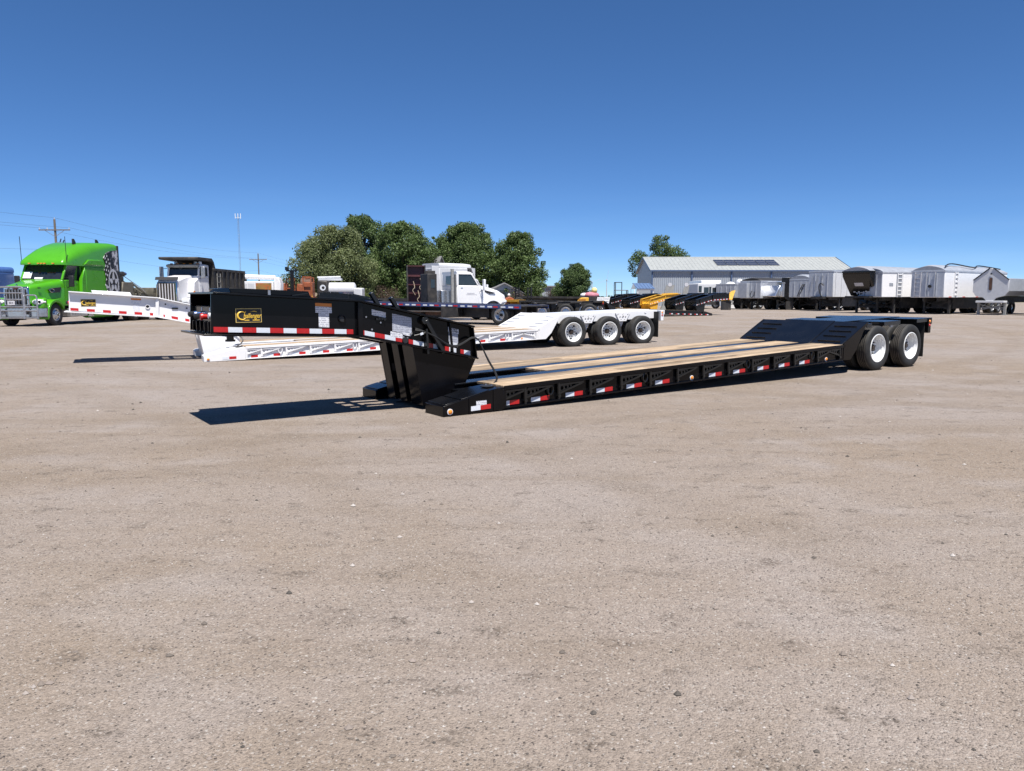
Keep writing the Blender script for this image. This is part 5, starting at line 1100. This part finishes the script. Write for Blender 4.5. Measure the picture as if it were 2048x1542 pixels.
def tree(name,label,px0,px1,pytop,d,mt,seed,base=.12,nb=34,per=230,size=.17,droop=0,lean=0,bl=.17,group=None,shape=1.0,blobs=None):
    rs=np.random.RandomState(seed); c=at((px0+px1)/2,600,d); z0=gz(d); Wt=(px1-px0)*d/1490.; H=at(0,pytop,d).z-z0
    r=thing(name,label,'tree',(c.x,c.y,z0),0,group)
    C=[];Rd=[]
    for i in range(nb):
        t=(i+.5)/nb; z=H*(base+.06+(1-base-.10)*t**.9)
        env=(math.sin(PI*min(1,max(0,(z/H-base*.7)/(1-base*.7)))**.75))**.55*shape   # crown silhouette
        a=rs.rand()*2*PI; rr=Wt/2*env*(.30+.62*rs.rand()**.6); rad=Wt*bl*(.65+.7*rs.rand())*(1.15-.45*t)
        C.append((rr*math.cos(a)+lean*z,rr*math.sin(a)*.8,min(z,H-rad*.85))); Rd.append(rad)
    for i in range(nb//2):   # stray tufts past the outline
        t=rs.rand(); z=H*(base+.1+(.88-base)*t); env=(math.sin(PI*min(1,max(0,(z/H-base*.7)/(1-base*.7)))**.75))**.55; a=rs.rand()*2*PI; rad=Wt*(.035+.06*rs.rand()**2); C.append((Wt/2*env*1.05*math.cos(a),Wt/2*env*.8*math.sin(a),z)); Rd.append(rad)
    for k in range(3): rad=Wt*(.04+.03*rs.rand()); C.append((rs.normal()*Wt*.12,rs.normal()*Wt*.08,H-rad*.6-rs.rand()*H*.03)); Rd.append(rad)
    if blobs:
        for (fx,fz,rad) in blobs: C.append((fx*Wt/2,rs.uniform(-.3,.3)*Wt*.3,fz*H)); Rd.append(rad)
    C=np.array(C);Rd=np.array(Rd)
    m=MB(); tr=max(.12,H*.026); m.tube([(0,0,-.1),(.02*H,0,H*.15),(.03*H*rs.normal(),.02*H,H*.4),(.02*H,0,H*.72)],[tr*1.3,tr,tr*.75,tr*.3],8)
    for i in range(0,len(C),2):
        q=C[i]; z1=max(H*.12,min(H*.6,q[2]*.55)); m.tube([(.01*H,0,z1),(q[0]*.5,q[1]*.5,(z1+q[2])*.52),tuple(q)],[tr*.42,tr*.26,tr*.08],5)
    m.build('trunk','bark',r); leaves('crown',mt,r,C,Rd,per,size,rs,droop=droop); return r
tree('silver_tree','wide silvery green tree with drooping outer limbs above the tank truck',596,752,447,78,'leaf_silver',11,base=.06,nb=60,per=330,size=.15,droop=.5,bl=.15,blobs=[(-1.2,.36,.9),(-1.08,.30,.9),(-1.02,.42,1.0),(-1.22,.27,.6),(-.95,.55,1.0),(.2,.2,1.2),(-.4,.2,1.2)])
tree('tall_tree','tallest narrow topped dark tree between the silvery and round green trees',672,782,428,95,'leaf_dark',23,base=.05,nb=56,per=300,size=.19,bl=.16)
tree('broad_tree','broad round topped green tree left of the house',738,876,442,84,'leaf_green',5,base=.04,nb=70,per=290,size=.18,bl=.155)
tree('leafy_tree','small leafy tree in the gap above the house chimney',838,920,474,99,'leaf_green',61,base=.04,nb=36,per=280,size=.20,bl=.19)
tree('broad_tree','broad green tree with a pointed top behind the white trucks',866,1014,445,92,'leaf_green',31,base=.04,nb=70,per=280,size=.18,bl=.155)
tree('rounded_tree','rounded green tree at the right end of the tree row',984,1088,464,88,'leaf_green',47,base=.04,nb=60,per=300,size=.18,bl=.17)
tree('small_round_tree','small dense dark green tree standing alone beside the metal building',1112,1184,527,84,'leaf_dark',71,base=.0,nb=46,per=900,size=.12,bl=.19)
tree('sparse_tree','sparse open tree rising behind the grey building roof',1272,1372,471,138,'leaf_green',83,base=.30,nb=2,per=150,size=.24,bl=.10,blobs=[(-1.1,.62,1.2),(-.95,.70,1.3),(-.75,.68,1.2),(-1.2,.52,.8),(-1.05,.44,.7),(-.1,.90,1.5),(0,.78,1.7),(-.2,.66,1.7),(.25,.72,1.6),(.5,.74,1.7),(.75,.68,1.5),(.92,.60,1.2),(.3,.58,1.6),(.6,.56,1.5),(-.35,.55,1.4),(-.28,.83,1.0),(.98,.66,.7)])
def shrub(name,label,px0,px1,pytop,d,mt,seed,per=420,size=.10,group=None):
    rs=np.random.RandomState(seed); c=at((px0+px1)/2,600,d); z0=gz(d); Wt=(px1-px0)*d/1490.; H=at(0,pytop,d).z-z0
    r=thing(name,label,'shrub',(c.x,c.y,z0),0,group); C=[];Rd=[]
    for i in range(9): rad=H*(.22+.14*rs.rand()); C.append(((rs.rand()-.5)*(Wt-rad),(rs.rand()-.5)*Wt*.5,max(rad*.8,(H-rad)*(.35+.65*rs.rand())))); Rd.append(rad)
    m=MB()
    for q in C[:6]: m.tube([(0,0,-.05),(q[0]*.5,q[1]*.5,q[2]*.5),q],[.05,.035,.015],5)
    m.build('stem','bark',r); leaves('foliage',mt,r,np.array(C),np.array(Rd),per,size,rs)
shrub('brown_shrub','reddish brown twiggy shrub under the broad tree',742,795,566,80,'leaf_brown',4,per=170)
shrub('brown_shrub','brown shrub between the pale shed and small round tree',1092,1124,572,90,'leaf_brown',6,per=190)
shrub('brown_shrub','brown shrub beside the small shed roof',1016,1046,571,80,'leaf_brown',8,per=190)
shrub('green_bush','yellow green bush beside the blue truck cab',702,736,578,70,'leaf_bright',9)
shrub('green_bush','bright green bush at the foot of the maroon rack',786,826,574,84,'leaf_bright',10,per=300)
shrub('shade_bush','dark bush added as the shade under the tall tree',690,750,560,93,'leaf_dark',12,per=260,size=.14)  # these bushes are added to supply the darkness under the trees
shrub('shade_bush','dark bush added as shade under the broad round topped tree',760,850,556,94,'leaf_dark',13,per=260,size=.14)
shrub('shade_bush','dark bush added as shade under the pointed tree behind the trucks',880,1000,552,97,'leaf_dark',14,per=240,size=.15)
shrub('shade_bush','dark bush added as shade at the base of the rounded tree',1000,1085,560,93,'leaf_green',15,per=260,size=.14)
# far tree line along the horizon
rs=np.random.RandomState(77); C=[];Rd=[]
for k in range(320): 
    x=-520+k*3.4+rs.uniform(-3,3); h=1.4+2.2*rs.rand()*(1+.8*math.sin(k*.17)); C.append((x,620+rs.uniform(-30,30),.2+h*.5)); Rd.append(h)
LS,LN=1,1
o=leaves('far_tree_line','leaf_dark',None,np.array(C),np.array(Rd),9,.75,rs); tag(o,'low dark line of distant trees on the horizon','trees',kind='stuff')

# ------------------------------------------------------------------ poles and wires
def pole(name,label,x,y,H,arm,group=None):
    r=thing(name,label,'pole',(x,y,gz(y)),0,group)
    MB().cyl((0,0,-.1),(0,0,H),.17,.12,n=10).build('shaft','wood_pole',r)
    za=H-1.35; MB().box(-arm,arm,-.20,-.10,za,za+.13).build('crossarm','wood_pole',r)
    b=MB()
    for s in (1,-1): b.bar((s*arm*.6,-.1,za),(0,-.1,za-.75),.05,.05)
    b.build('brace','steel',r)
    for x_ in (-arm+.1,-arm*.45,arm-.1): MB().cyl((x_,-.15,za+.13),(x_,-.15,za+.36),.05,.04,n=8).build('insulator','stripe_grey',r)
    MB().cyl((0,0,H),(0,0,H+.2),.05,n=8).build('insulator','stripe_grey',r)
    return r,za
p1,_=pole('utility_pole','weathered wooden utility pole with fuse cutouts rising behind the green truck',-55.5,91.5,10.7,1.9)
for x,z in ((.55,7.95),(.9,7.8),(.5,7.3)): MB().bar((x,-.1,z),(x+.16,-.1,z+.42),.09,.09).build('fuse_cutout','dark_plastic',p1); 
MB().bar((0,-.08,7.9),(1.0,-.08,8.0),.05,.05).build('cutout_arm','steel',p1)
p2,_=pole('utility_pole','wooden utility pole with single crossarm behind the white service truck',-55.5,164,10.7,1.9)
pole('utility_pole','farther wooden utility pole beyond the trees on the same power line',-55.5,236.5,10.7,1.9)
pole('utility_pole','near wooden utility pole of the power line left of the blue truck',-55.5,19,10.7,1.9)
def wire(label,x,z,sag=.9,r_=.010):
    m=MB(); yy=[19,91.5,164,236.5]; pts=[]
    for a,b in zip(yy[:-1],yy[1:]):
        for k in range(12): t=k/12; pts.append((x,a+(b-a)*t,z-4*sag*t*(1-t)))
    pts.append((x,yy[-1],z)); m.tube(pts,r_,5); tag(m.build('power_line','lead_wire',None),label,'wire','wires of the power line')
wire('top power wire running over the pole tips',-55.5,11.08); wire('left crossarm power wire',-57.3,9.88); wire('right crossarm power wire',-53.7,9.88); wire('low service cable slung below the crossarms',-55.35,7.3,1.1)
p=at(483,600,240); o=thing('radio_mast','tall thin lattice radio mast with antennas at the tip','mast',(p.x,p.y,gz(240)),0); Hm=at(0,432,240).z-.2; m=MB()
for x,y in ((-.22,0),(.22,0),(0,.3)): m.tube([(x,y,0),(x,y,Hm)],.032,5)
k=0
while k*1.0<Hm-1: z=k*1.0; m.tube([(-.22,0,z),(.22,0,z+.5),(0,.3,z+1),(-.22,0,z+1)],.014,4); k+=1
m.build('lattice','steel',o); b=MB(); b.box(-.9,.9,-.1,.1,Hm-.6,Hm-.5)
for x in (-.85,0,.85): b.cyl((x,0,Hm-.8),(x,0,Hm+.8),.11,n=8)
b.build('antenna','lamp_clear',o)
p=at(1240,600,72); o=thing('steel_stand','grey steel pipe stand frame beside the porch','frame',(p.x,p.y,gz(72)),0); m=MB()
for x,z in ((-.45,2.75),(.15,2.75),(.15,2.0),(.75,2.0)): m.bar((x,0,0),(x,0,z),.07,.07)
for z,a,b in ((2.75,-.48,.18),(2.0,-.48,.78),(1.6,-.48,.78)): m.bar((a,0,z),(b,0,z),.07,.07)
for x,z in ((-.45,2.75),(.75,2.0)): m.bar((x,.9,0),(x,.9,z),.07,.07); m.bar((x,0,z),(x,.9,z),.07,.07)
m.build('pipe_frame','frame_dark',o); MB().box(-.48,.78,-.05,.95,1.98,2.03).build('tray','grey_leg',o)
for i,(px,d,h) in enumerate(((1184,1500,30),(1213,1400,32))):
    p=at(px,593,d); o=thing('wind_turbine','distant pale wind turbine on the horizon','wind turbine',(p.x,p.y,.2),0,'wind turbines on the horizon')
    MB().cyl((0,0,0),(0,0,h),1.0,.6,n=10).build('tower','stripe_grey',o); MB().box(-.9,.9,-1,3,h-.6,h+1).build('nacelle','stripe_grey',o)
    for k in range(3): a=.4+i+k*2*PI/3; MB().bar((0,-1.2,h),(18*math.cos(a),-1.2,h+18*math.sin(a)),.3,.9,up=(0,1,0)).build('blade','stripe_grey',o)

# ------------------------------------------------------------------ recreational vehicle and the grain trailers on the right
p=at(1414,600,86); o=thing('motorhome','silver grey motorhome with dark windscreen parked before the metal building','motorhome',(p.x,p.y,gz(86)),0)
MB().box(-1.3,1.25,-.8,5.5,.5,2.9).build('body','white_dusty_shaded',o,bevel=.10); MB().box(-.9,1.4,-.6,5,2.9,3.25).build('roof_unit','white_paint',o,bevel=.05)
for x0,x1,z0,z1 in ((-1.2,-.85,1.9,2.6),(-.6,-.05,1.8,2.45),(.0,.25,1.7,2.5)): MB().box(x0,x1,-.82,-.80,z0,z1).build('window','glass_dark',o)
MB().box(.36,1.16,-.83,-.80,1.35,2.4).build('windscreen','glass_dark',o,bevel=.02); MB().prism([(-1.25,1.2),(-.2,1.55),(.3,1.2),(.3,1.1),(-.2,1.35),(-1.25,1.05)],'y',-.81,-.80).build('side_stripe','tarp_grey',o); MB().box(-1.2,1.2,-.9,-.78,.45,.85).build('bumper','frame_dark',o)
for x in (-.85,.85): wheel(o,x,-.6,.45,-1,Rr=.45,w=.24,rim=.27,rimmat='alloy')

def legs(r,x,z,mt='grey_leg',hw=.95,brace=True):
    for s in (1,-1):
        MB().box(x-.08,x+.08,s*hw-.08,s*hw+.08,.03,z).box(x-.17,x+.17,s*hw-.17,s*hw+.17,0,.04).build('landing_leg',mt,r)
        MB().bar((x,s*hw,.35),(x-1.1,s*hw*.8,z),.06,.06).build('leg_brace',mt,r)
    if brace: MB().bar((x,-hw,.35),(x,hw,z-.15),.05,.06).bar((x,hw,.35),(x,-hw,z-.15),.05,.06).build('cross_brace',mt,r); MB().box(x-.04,x+.04,-hw,hw,.5,.58).build('leg_tie',mt,r)
def bulk_trailer(name,label,px,d,rot,L,zb,zt,body,front,style='hopper',tarp='tarp_grey',rise=.45,ladder=False,ribs=0,group=None,hw=1.28,logo=False,legmat='frame_dark',panel=None):
    """origin on the ground under the middle of the front face; X forward"""
    p=at(px,600,d); r=thing(name,label,'trailer',(p.x,p.y,gz(d)),rot,group)
    if style=='hopper':
        MB().prism([(0,zt),(-.04,zt-.35),(-1.25,zb+.05),(-2.4,zb-.05),(-L*.36,.75),(-L*.42,.75),(-L*.5,zb+.3),(-L*.60,.75),(-L*.66,.75),(-L+1.3,zb),(-L+.02,zt-.35),(-L,zt)],'y',-hw,hw).build('hopper',body,r,bevel=.02)
        MB().add([(.02,-hw,zt-.15),(.02,hw,zt-.15),(-.95,hw*.55,zb+.06),(-.95,-hw*.55,zb+.06),(-.0,-hw,zt-.15),(-.0,hw,zt-.15),(-1.0,hw*.55,zb+.0),(-1.0,-hw*.55,zb+.0)],[(0,1,2,3),(7,6,5,4),(0,4,5,1),(1,5,6,2),(2,6,7,3),(3,7,4,0)]).build('front_slope',front,r)
        MB().box(-1.6,-.3,-hw*.9,hw*.9,zb-.14,zb+.02).build('front_deck','frame_dark',r)
    elif style=='box':
        MB().box(-L,0,-hw,hw,zb,zt).build('body',body,r,bevel=.03); MB().box(.001,.03,-hw+.04,hw-.04,zb+.05,zt-.05).build('front_panel',front,r,bevel=.01)
        for y in (-hw*.45,hw*.1,hw*.55): MB().bar((.05,y,zb+.1),(.05,y,zt-.1),.06,.07).build('front_post',front,r)
    MB().box(-L-.02,.04,-hw-.03,hw+.03,zt-.02,zt+.12).build('top_rail',front,r,bevel=.01)
    if rise:
        secs=[[(x,-hw+.02+2*(hw-.02)*k/10,zt+.12+rise*math.sin(PI*k/10)**.8*e) for k in range(11)] for x,e in ((.0,.75),(-.5,1),(-L*.5,1.05),(-L+.5,1),(-L,.8))]
        m=MB(); m.loft(secs,caps=True,closed=True); m.build('tarp',tarp,r,ang=50)
    for s in (1,-1):
        for k in range(ribs): x=-.4-k*(L-.6)/max(1,ribs-1); MB().box(x-.06,x+.06,*sorted((s*hw+s*.0005,s*(hw+.06))),zb+.02,zt-.03).build('rib',body if panel is None else panel,r)
    if ladder:
        m=MB(); y0,y1=(hw+.01,hw+.06); x=-1.6
        for xx in (x,x-.45): m.box(xx-.03,xx+.03,y0,y1,zb,zt)
        for k in range(6): z=zb+.15+k*(zt-zb-.3)/5; m.box(x-.45,x,y0,y1,z,z+.08)
        m.build('ladder','white_paint',r); 
        m=MB(); 
        for y in (-.95,-.5): m.bar((.09,y,zb),(.09,y,zt),.05,.05)
        for k in range(6): z=zb+.15+k*(zt-zb-.3)/5; m.bar((.09,-.95,z),(.09,-.5,z),.05,.05)
        m.build('ladder','stripe_grey',r)
    for s in (1,-1): MB().box(-L,-.6,s*.55-.06,s*.55+.06,zb-.30,zb-.001).build('chassis_rail','frame_dark',r)
    MB().box(-L+.3,-2.6,-.82,.82,.42,zb-.02).build('under_shade_box','frame_dark',r,bevel=.02)  # dark box added to give the shadow below the body
    legs(r,-1.7,zb-.15,legmat)
    for u in (-L+1.0,-L+2.25):
        MB().cyl((u,-.9,.52),(u,.9,.52),.08,n=8).build('axle','frame_dark',r)
        for s in (1,-1): wheel(r,u,s*1.08,.52,s,Rr=.52,w=.28,rim=.3,rimmat='alloy'); wheel(r,u,s*.76,.52,-s,Rr=.52,w=.28,rim=.3,rimmat='alloy',detail=False)
        MB().box(u-.55,u+.55,-hw,hw,.35,.95).build('axle_guard','frame_dark',r) if 0 else None
    if logo:
        MB().box(-.42,-.36,-.32,.32,zt-1.10,zt-.88).build('name_plate','stripe_grey',r,rot=(0,-.35,0),loc=(.62,0,.05)) if 0 else None
    return r
HD=math.atan2(-.6,-.8)
t=bulk_trailer('grain_trailer','grey grain trailer at the left end of the row behind the yellow spout',1450,84,HD,6,1.25,2.7,'aluminium_sheet','aluminium_sheet','box',rise=.0,ribs=6)
t=bulk_trailer('grain_trailer','grey aluminium grain trailer with dark arched tarp and two boxes on its front',1500,80,HD,7,1.2,2.95,'aluminium_sheet','aluminium_sheet','box',tarp='frame_dark',rise=.35,ribs=0)
MB().box(.04,.5,-1.2,-.1,1.25,2.85).build('front_locker','aluminium_sheet',t,bevel=.02)
MB().tube(sm([(.12,.3,2.0),(.14,.1,1.6),(.13,.25,1.3),(.12,.5,1.5),(.1,.55,1.9)],4),.03,6).build('air_hose','hose',t)
t=bulk_trailer('dump_trailer','polished aluminium dump trailer reflecting the yard next to the grey grain trailers',1545,79,HD-.2,7,1.35,2.75,'polished_aluminium','polished_aluminium','box',rise=.12,tarp='polished_aluminium',ribs=0,legmat='grey_leg')
MB().prism([(.03,2.6),(.4,2.1),(.75,1.5),(.78,1.4),(.03,1.4)],'y',-1.1,1.1).build('nose_cone','polished_aluminium',t,bevel=.12)
t=bulk_trailer('grain_trailer','grey grain trailer with peaked cover beside the black curved gate',1598,77,HD,7,1.3,3.05,'aluminium_sheet','aluminium_sheet','box',rise=.5,ribs=5)
for k in range(2): MB().tube(sm([(.06,.5+.15*k,2.6),(.09,.3+.2*k,2.5),(.08,-.2+.2*k,1.4)],4),.03,6).build('air_hose','hose',t)
p=at(1574,600,78); o=thing('tailgate','black curved steel dump gate with rust streaks between the grey trailers','gate',(p.x,p.y,gz(78)),R(-8))
MB().prism([(-.6,3.35),(.65,3.35),(.65,.9),(.2,.9),(-.25,1.25),(-.52,1.9),(-.62,2.6)],'y',-.06,.06).build('gate_plate','black_satin',o,bevel=.01); MB().box(-.1,.6,-.1,.1,0,.9).build('gate_foot','frame_dark',o)
for x,z in ((.28,1.6),(.32,2.1),(.2,1.3)): MB().box(x,x+.12,-.075,-.061,z,z+.4).build('rust_streak','rust_brown',o)
t=bulk_trailer('grain_trailer','tall pale grey box grain trailer with ribbed white flank and dangling hose',1640,72,HD,9,1.35,3.72,'white_dusty_shaded','aluminium_sheet','box',rise=.10,ribs=9,panel='white_dusty_shaded')
for k in range(3): MB().bar((.11,-.8+k*.5,3.4),(.11,-1.0+k*.5,1.9),.03,.04).build('front_strut','tarp_grey',t)
MB().tube(sm([(.12,.35,2.45),(.16,.1,2.65),(.16,-.1,2.4),(.14,.0,1.8),(.12,.2,1.4)],4),.04,6).build('air_hose','hose',t); MB().box(.02,.6,-.6,.6,1.2,1.4).build('front_shelf','frame_dark',t)
t=bulk_trailer('hopper_trailer','black front hopper grain trailer with grey rolled tarp and white lettering plate',1709,62.5,HD-.12,6.5,1.42,3.40,'black_satin','black_satin','hopper',rise=.42)
def on_slope(tr,y0,y1,f0,f1,mt,nm):
    z=lambda f:3.25+(1.48-3.25)*f; x=lambda f:.035-.97*f
    MB().add([(x(f0),y0,z(f0)),(x(f0),y1,z(f0)),(x(f1),y1,z(f1)),(x(f1),y0,z(f1)),(x(f0)-.03,y0,z(f0)-.02),(x(f0)-.03,y1,z(f0)-.02),(x(f1)-.03,y1,z(f1)-.02),(x(f1)-.03,y0,z(f1)-.02)],[(0,1,2,3),(7,6,5,4),(0,4,5,1),(1,5,6,2),(2,6,7,3),(3,7,4,0)]).build(nm,mt,tr)
on_slope(t,-.38,.42,.40,.55,'stripe_grey','name_plate')
for (y,w,f0,f1) in ((-.75,.1,.80,.90),(-.6,.18,.78,.83),(-.35,.08,.82,.92),(-.2,.25,.84,.88),(.1,.14,.80,.90),(.32,.12,.84,.93),(.5,.18,.80,.85)): on_slope(t,-y-w,-y,f0,f1,'lamp_clear','front_marking')
t=bulk_trailer('hopper_trailer','white hopper grain trailer with a white ladder up its flank',1738,62.2,math.atan2(-.34,-.94),9,1.35,3.30,'white_paint','aluminium_sheet','box',rise=.40,ladder=True)
MB().box(-1.15,-.75,1.282,1.295,2.25,2.5).build('name_plate','tarp_grey',t)
MB().box(-2.15,-1.5,1.281,1.30,1.36,3.28).build('ladder_panel','tarp_grey',t)
t=bulk_trailer('grain_trailer','long aluminium fronted grain trailer with white flank and front ladder',1853,59,HD-.03,11,1.32,3.32,'white_paint','aluminium_sheet','box',rise=.45,ladder=True)
for y in (-.1,.55): MB().box(.05,.14,y,y+.06,1.4,3.3).build('front_rib','aluminium_sheet',t)
MB().cyl((.06,.2,2.2),(.12,.2,2.2),.12,n=14).build('hose_reel','dark_plastic',t)
for k in range(8): MB().box(-1.2-k*1.15,-.75-k*1.15,1.312,1.318,1.34,1.40).build('reflective_tape',('tape_red','tape_white')[k%2],t)
MB().tube(sm([(-.3,1.1,3.75),(-2.5,.6,4.0),(-5,1.1,3.75),(-7.5,.5,3.95),(-10,1.1,3.7)],5),.05,6).build('tarp_arm','dark_plastic',t)
# white end dump seen from its gate
p=at(1979,600,56.5); o=thing('dump_trailer','white steel end dump trailer with peaked gate and round ended slot','trailer',(p.x,p.y,gz(56)),HD)
prof=[(-1.22,1.78),(-1.22,2.62),(-.12,3.52),(.12,3.52),(1.22,2.62),(1.22,1.78),(1.0,1.45),(.45,1.30),(.2,1.02),(-.2,1.02),(-.45,1.30),(-1.0,1.45)]
MB().prism(prof,'x',-.12,0).build('gate','white_dusty_shaded',o,bevel=.03)
MB().prism([(-1.2,1.8),(-1.2,2.75),(1.2,2.75),(1.2,1.8),(.9,1.45),(-.9,1.45)],'x',-9,-.121).build('body','aluminium_sheet',o,bevel=.02)
sp=[(.10*math.cos(R(a)),2.72+.10*math.sin(R(a))) for a in range(0,181,30)]+[(.10*math.cos(R(a)),1.98+.10*math.sin(R(a))) for a in range(180,361,30)]
MB().prism([(q[0]*1.35,2.35+(q[1]-2.35)*1.08) for q in sp],'x',.0005,.02).build('slot_frame','tarp_grey',o); MB().prism(sp,'x',.0205,.026).build('slot_window','rust_brown',o)
for s in (1,-1): MB().bar((.02,s*1.22,2.64),(.02,s*.12,3.54),.06,.06).build('gate_edge','dark_plastic',o)
MB().box(-.6,.05,-.95,1.0,.92,1.08).build('rear_beam','white_dusty_shaded',o,bevel=.03); MB().box(-7,-.1,-.5,.5,.95,1.44).build('chassis','frame_dark',o); legs(o,-.5,.95,hw=.9)
MB().cyl((.03,0,3.1),(.05,0,3.1),.06,n=10).build('lift_eye','dark_plastic',o)
for u in (-6,-7.2):
    for s in (1,-1): wheel(o,u,s*1.05,.52,s,Rr=.52,w=.28,rim=.3,rimmat='alloy')
t=bulk_trailer('hopper_trailer','grey hopper grain trailer on tall legs at the far right end of the row',2092,54,HD-.05,9,1.35,2.95,'aluminium_sheet','aluminium_sheet','hopper',rise=.2)
MB().box(-2.6,-1.0,1.2,1.3,.9,1.3).build('side_locker','frame_dark',t)
for k in range(3): MB().tube(sm([(-1.0-k*2.4,-1.25,3.1),(-2.0-k*2.4,0,3.45),(-3.0-k*2.4,1.25,3.1)],5),.05,6).build('tarp_bow','dark_plastic',t)
# yellow spout and white domes among the grey trailers
p=at(1455,600,78); o=thing('grain_spout','yellow wedge shaped grain spout leaning on the grey trailers','spout',(p.x,p.y,gz(78)),0)
MB().add([(-.85,-.3,.95),(.35,-.5,1.05),(.72,-.3,2.05),(.45,-.1,2.0),(-.85,.3,.90),(.35,.5,.95),(.72,.4,2.0),(.45,.3,1.95)],[(0,1,2,3),(7,6,5,4),(0,4,5,1),(1,5,6,2),(2,6,7,3),(3,7,4,0)]).build('chute','yellow_paint',o,bevel=.02); MB().box(-.6,.3,-.3,.3,0,.96).build('stand','frame_dark',o)
p=at(1460,600,90); o=thing('white_dome_tank','white domed tank with fittings behind the grey trailers','tank',(p.x,p.y,gz(90)),0)
MB().cyl((0,0,0),(0,0,2.5),.75,n=20).build('tank','white_paint',o); MB().sphere((0,0,2.5),.75,16,8,(1,1,.9)).build('dome','white_paint',o)
MB().cyl((1.15,.2,0),(1.15,.2,3.1),.42,n=14).build('side_tank','white_dusty_shaded',o); MB().sphere((1.15,.2,3.1),.42,12,6).build('side_dome','white_paint',o)
for x in (1.9,2.5,3.0): MB().cyl((x,0,0),(x,0,3.15),.05,n=6).build('vent_pipe','steel',o); MB().sphere((x,0,3.2),.12,8,6).build('vent_cap','white_paint',o)
# steel flaps standing between the lowboys and the building
for i,(px,dx) in enumerate(((1331,.9),(1364,.55))):
    p=at(px,600,78); o=thing('steel_flap','grey steel flap standing upright before the metal building' if i==0 else 'narrow grey steel flap with rounded top before the metal building','panel',(p.x,p.y,gz(78)),0)
    MB().prism([(-dx/2,0),(-dx/2+.45,2.55-.2*i),(dx/2+.45,2.6),(dx/2,0)],'y',-.05,.05).build('plate','grey_leg',o); 
    MB().cyl((.42,-.07,2.62),(.42,.07,2.62),.2,n=14).build('hinge_eye','stripe_grey',o)
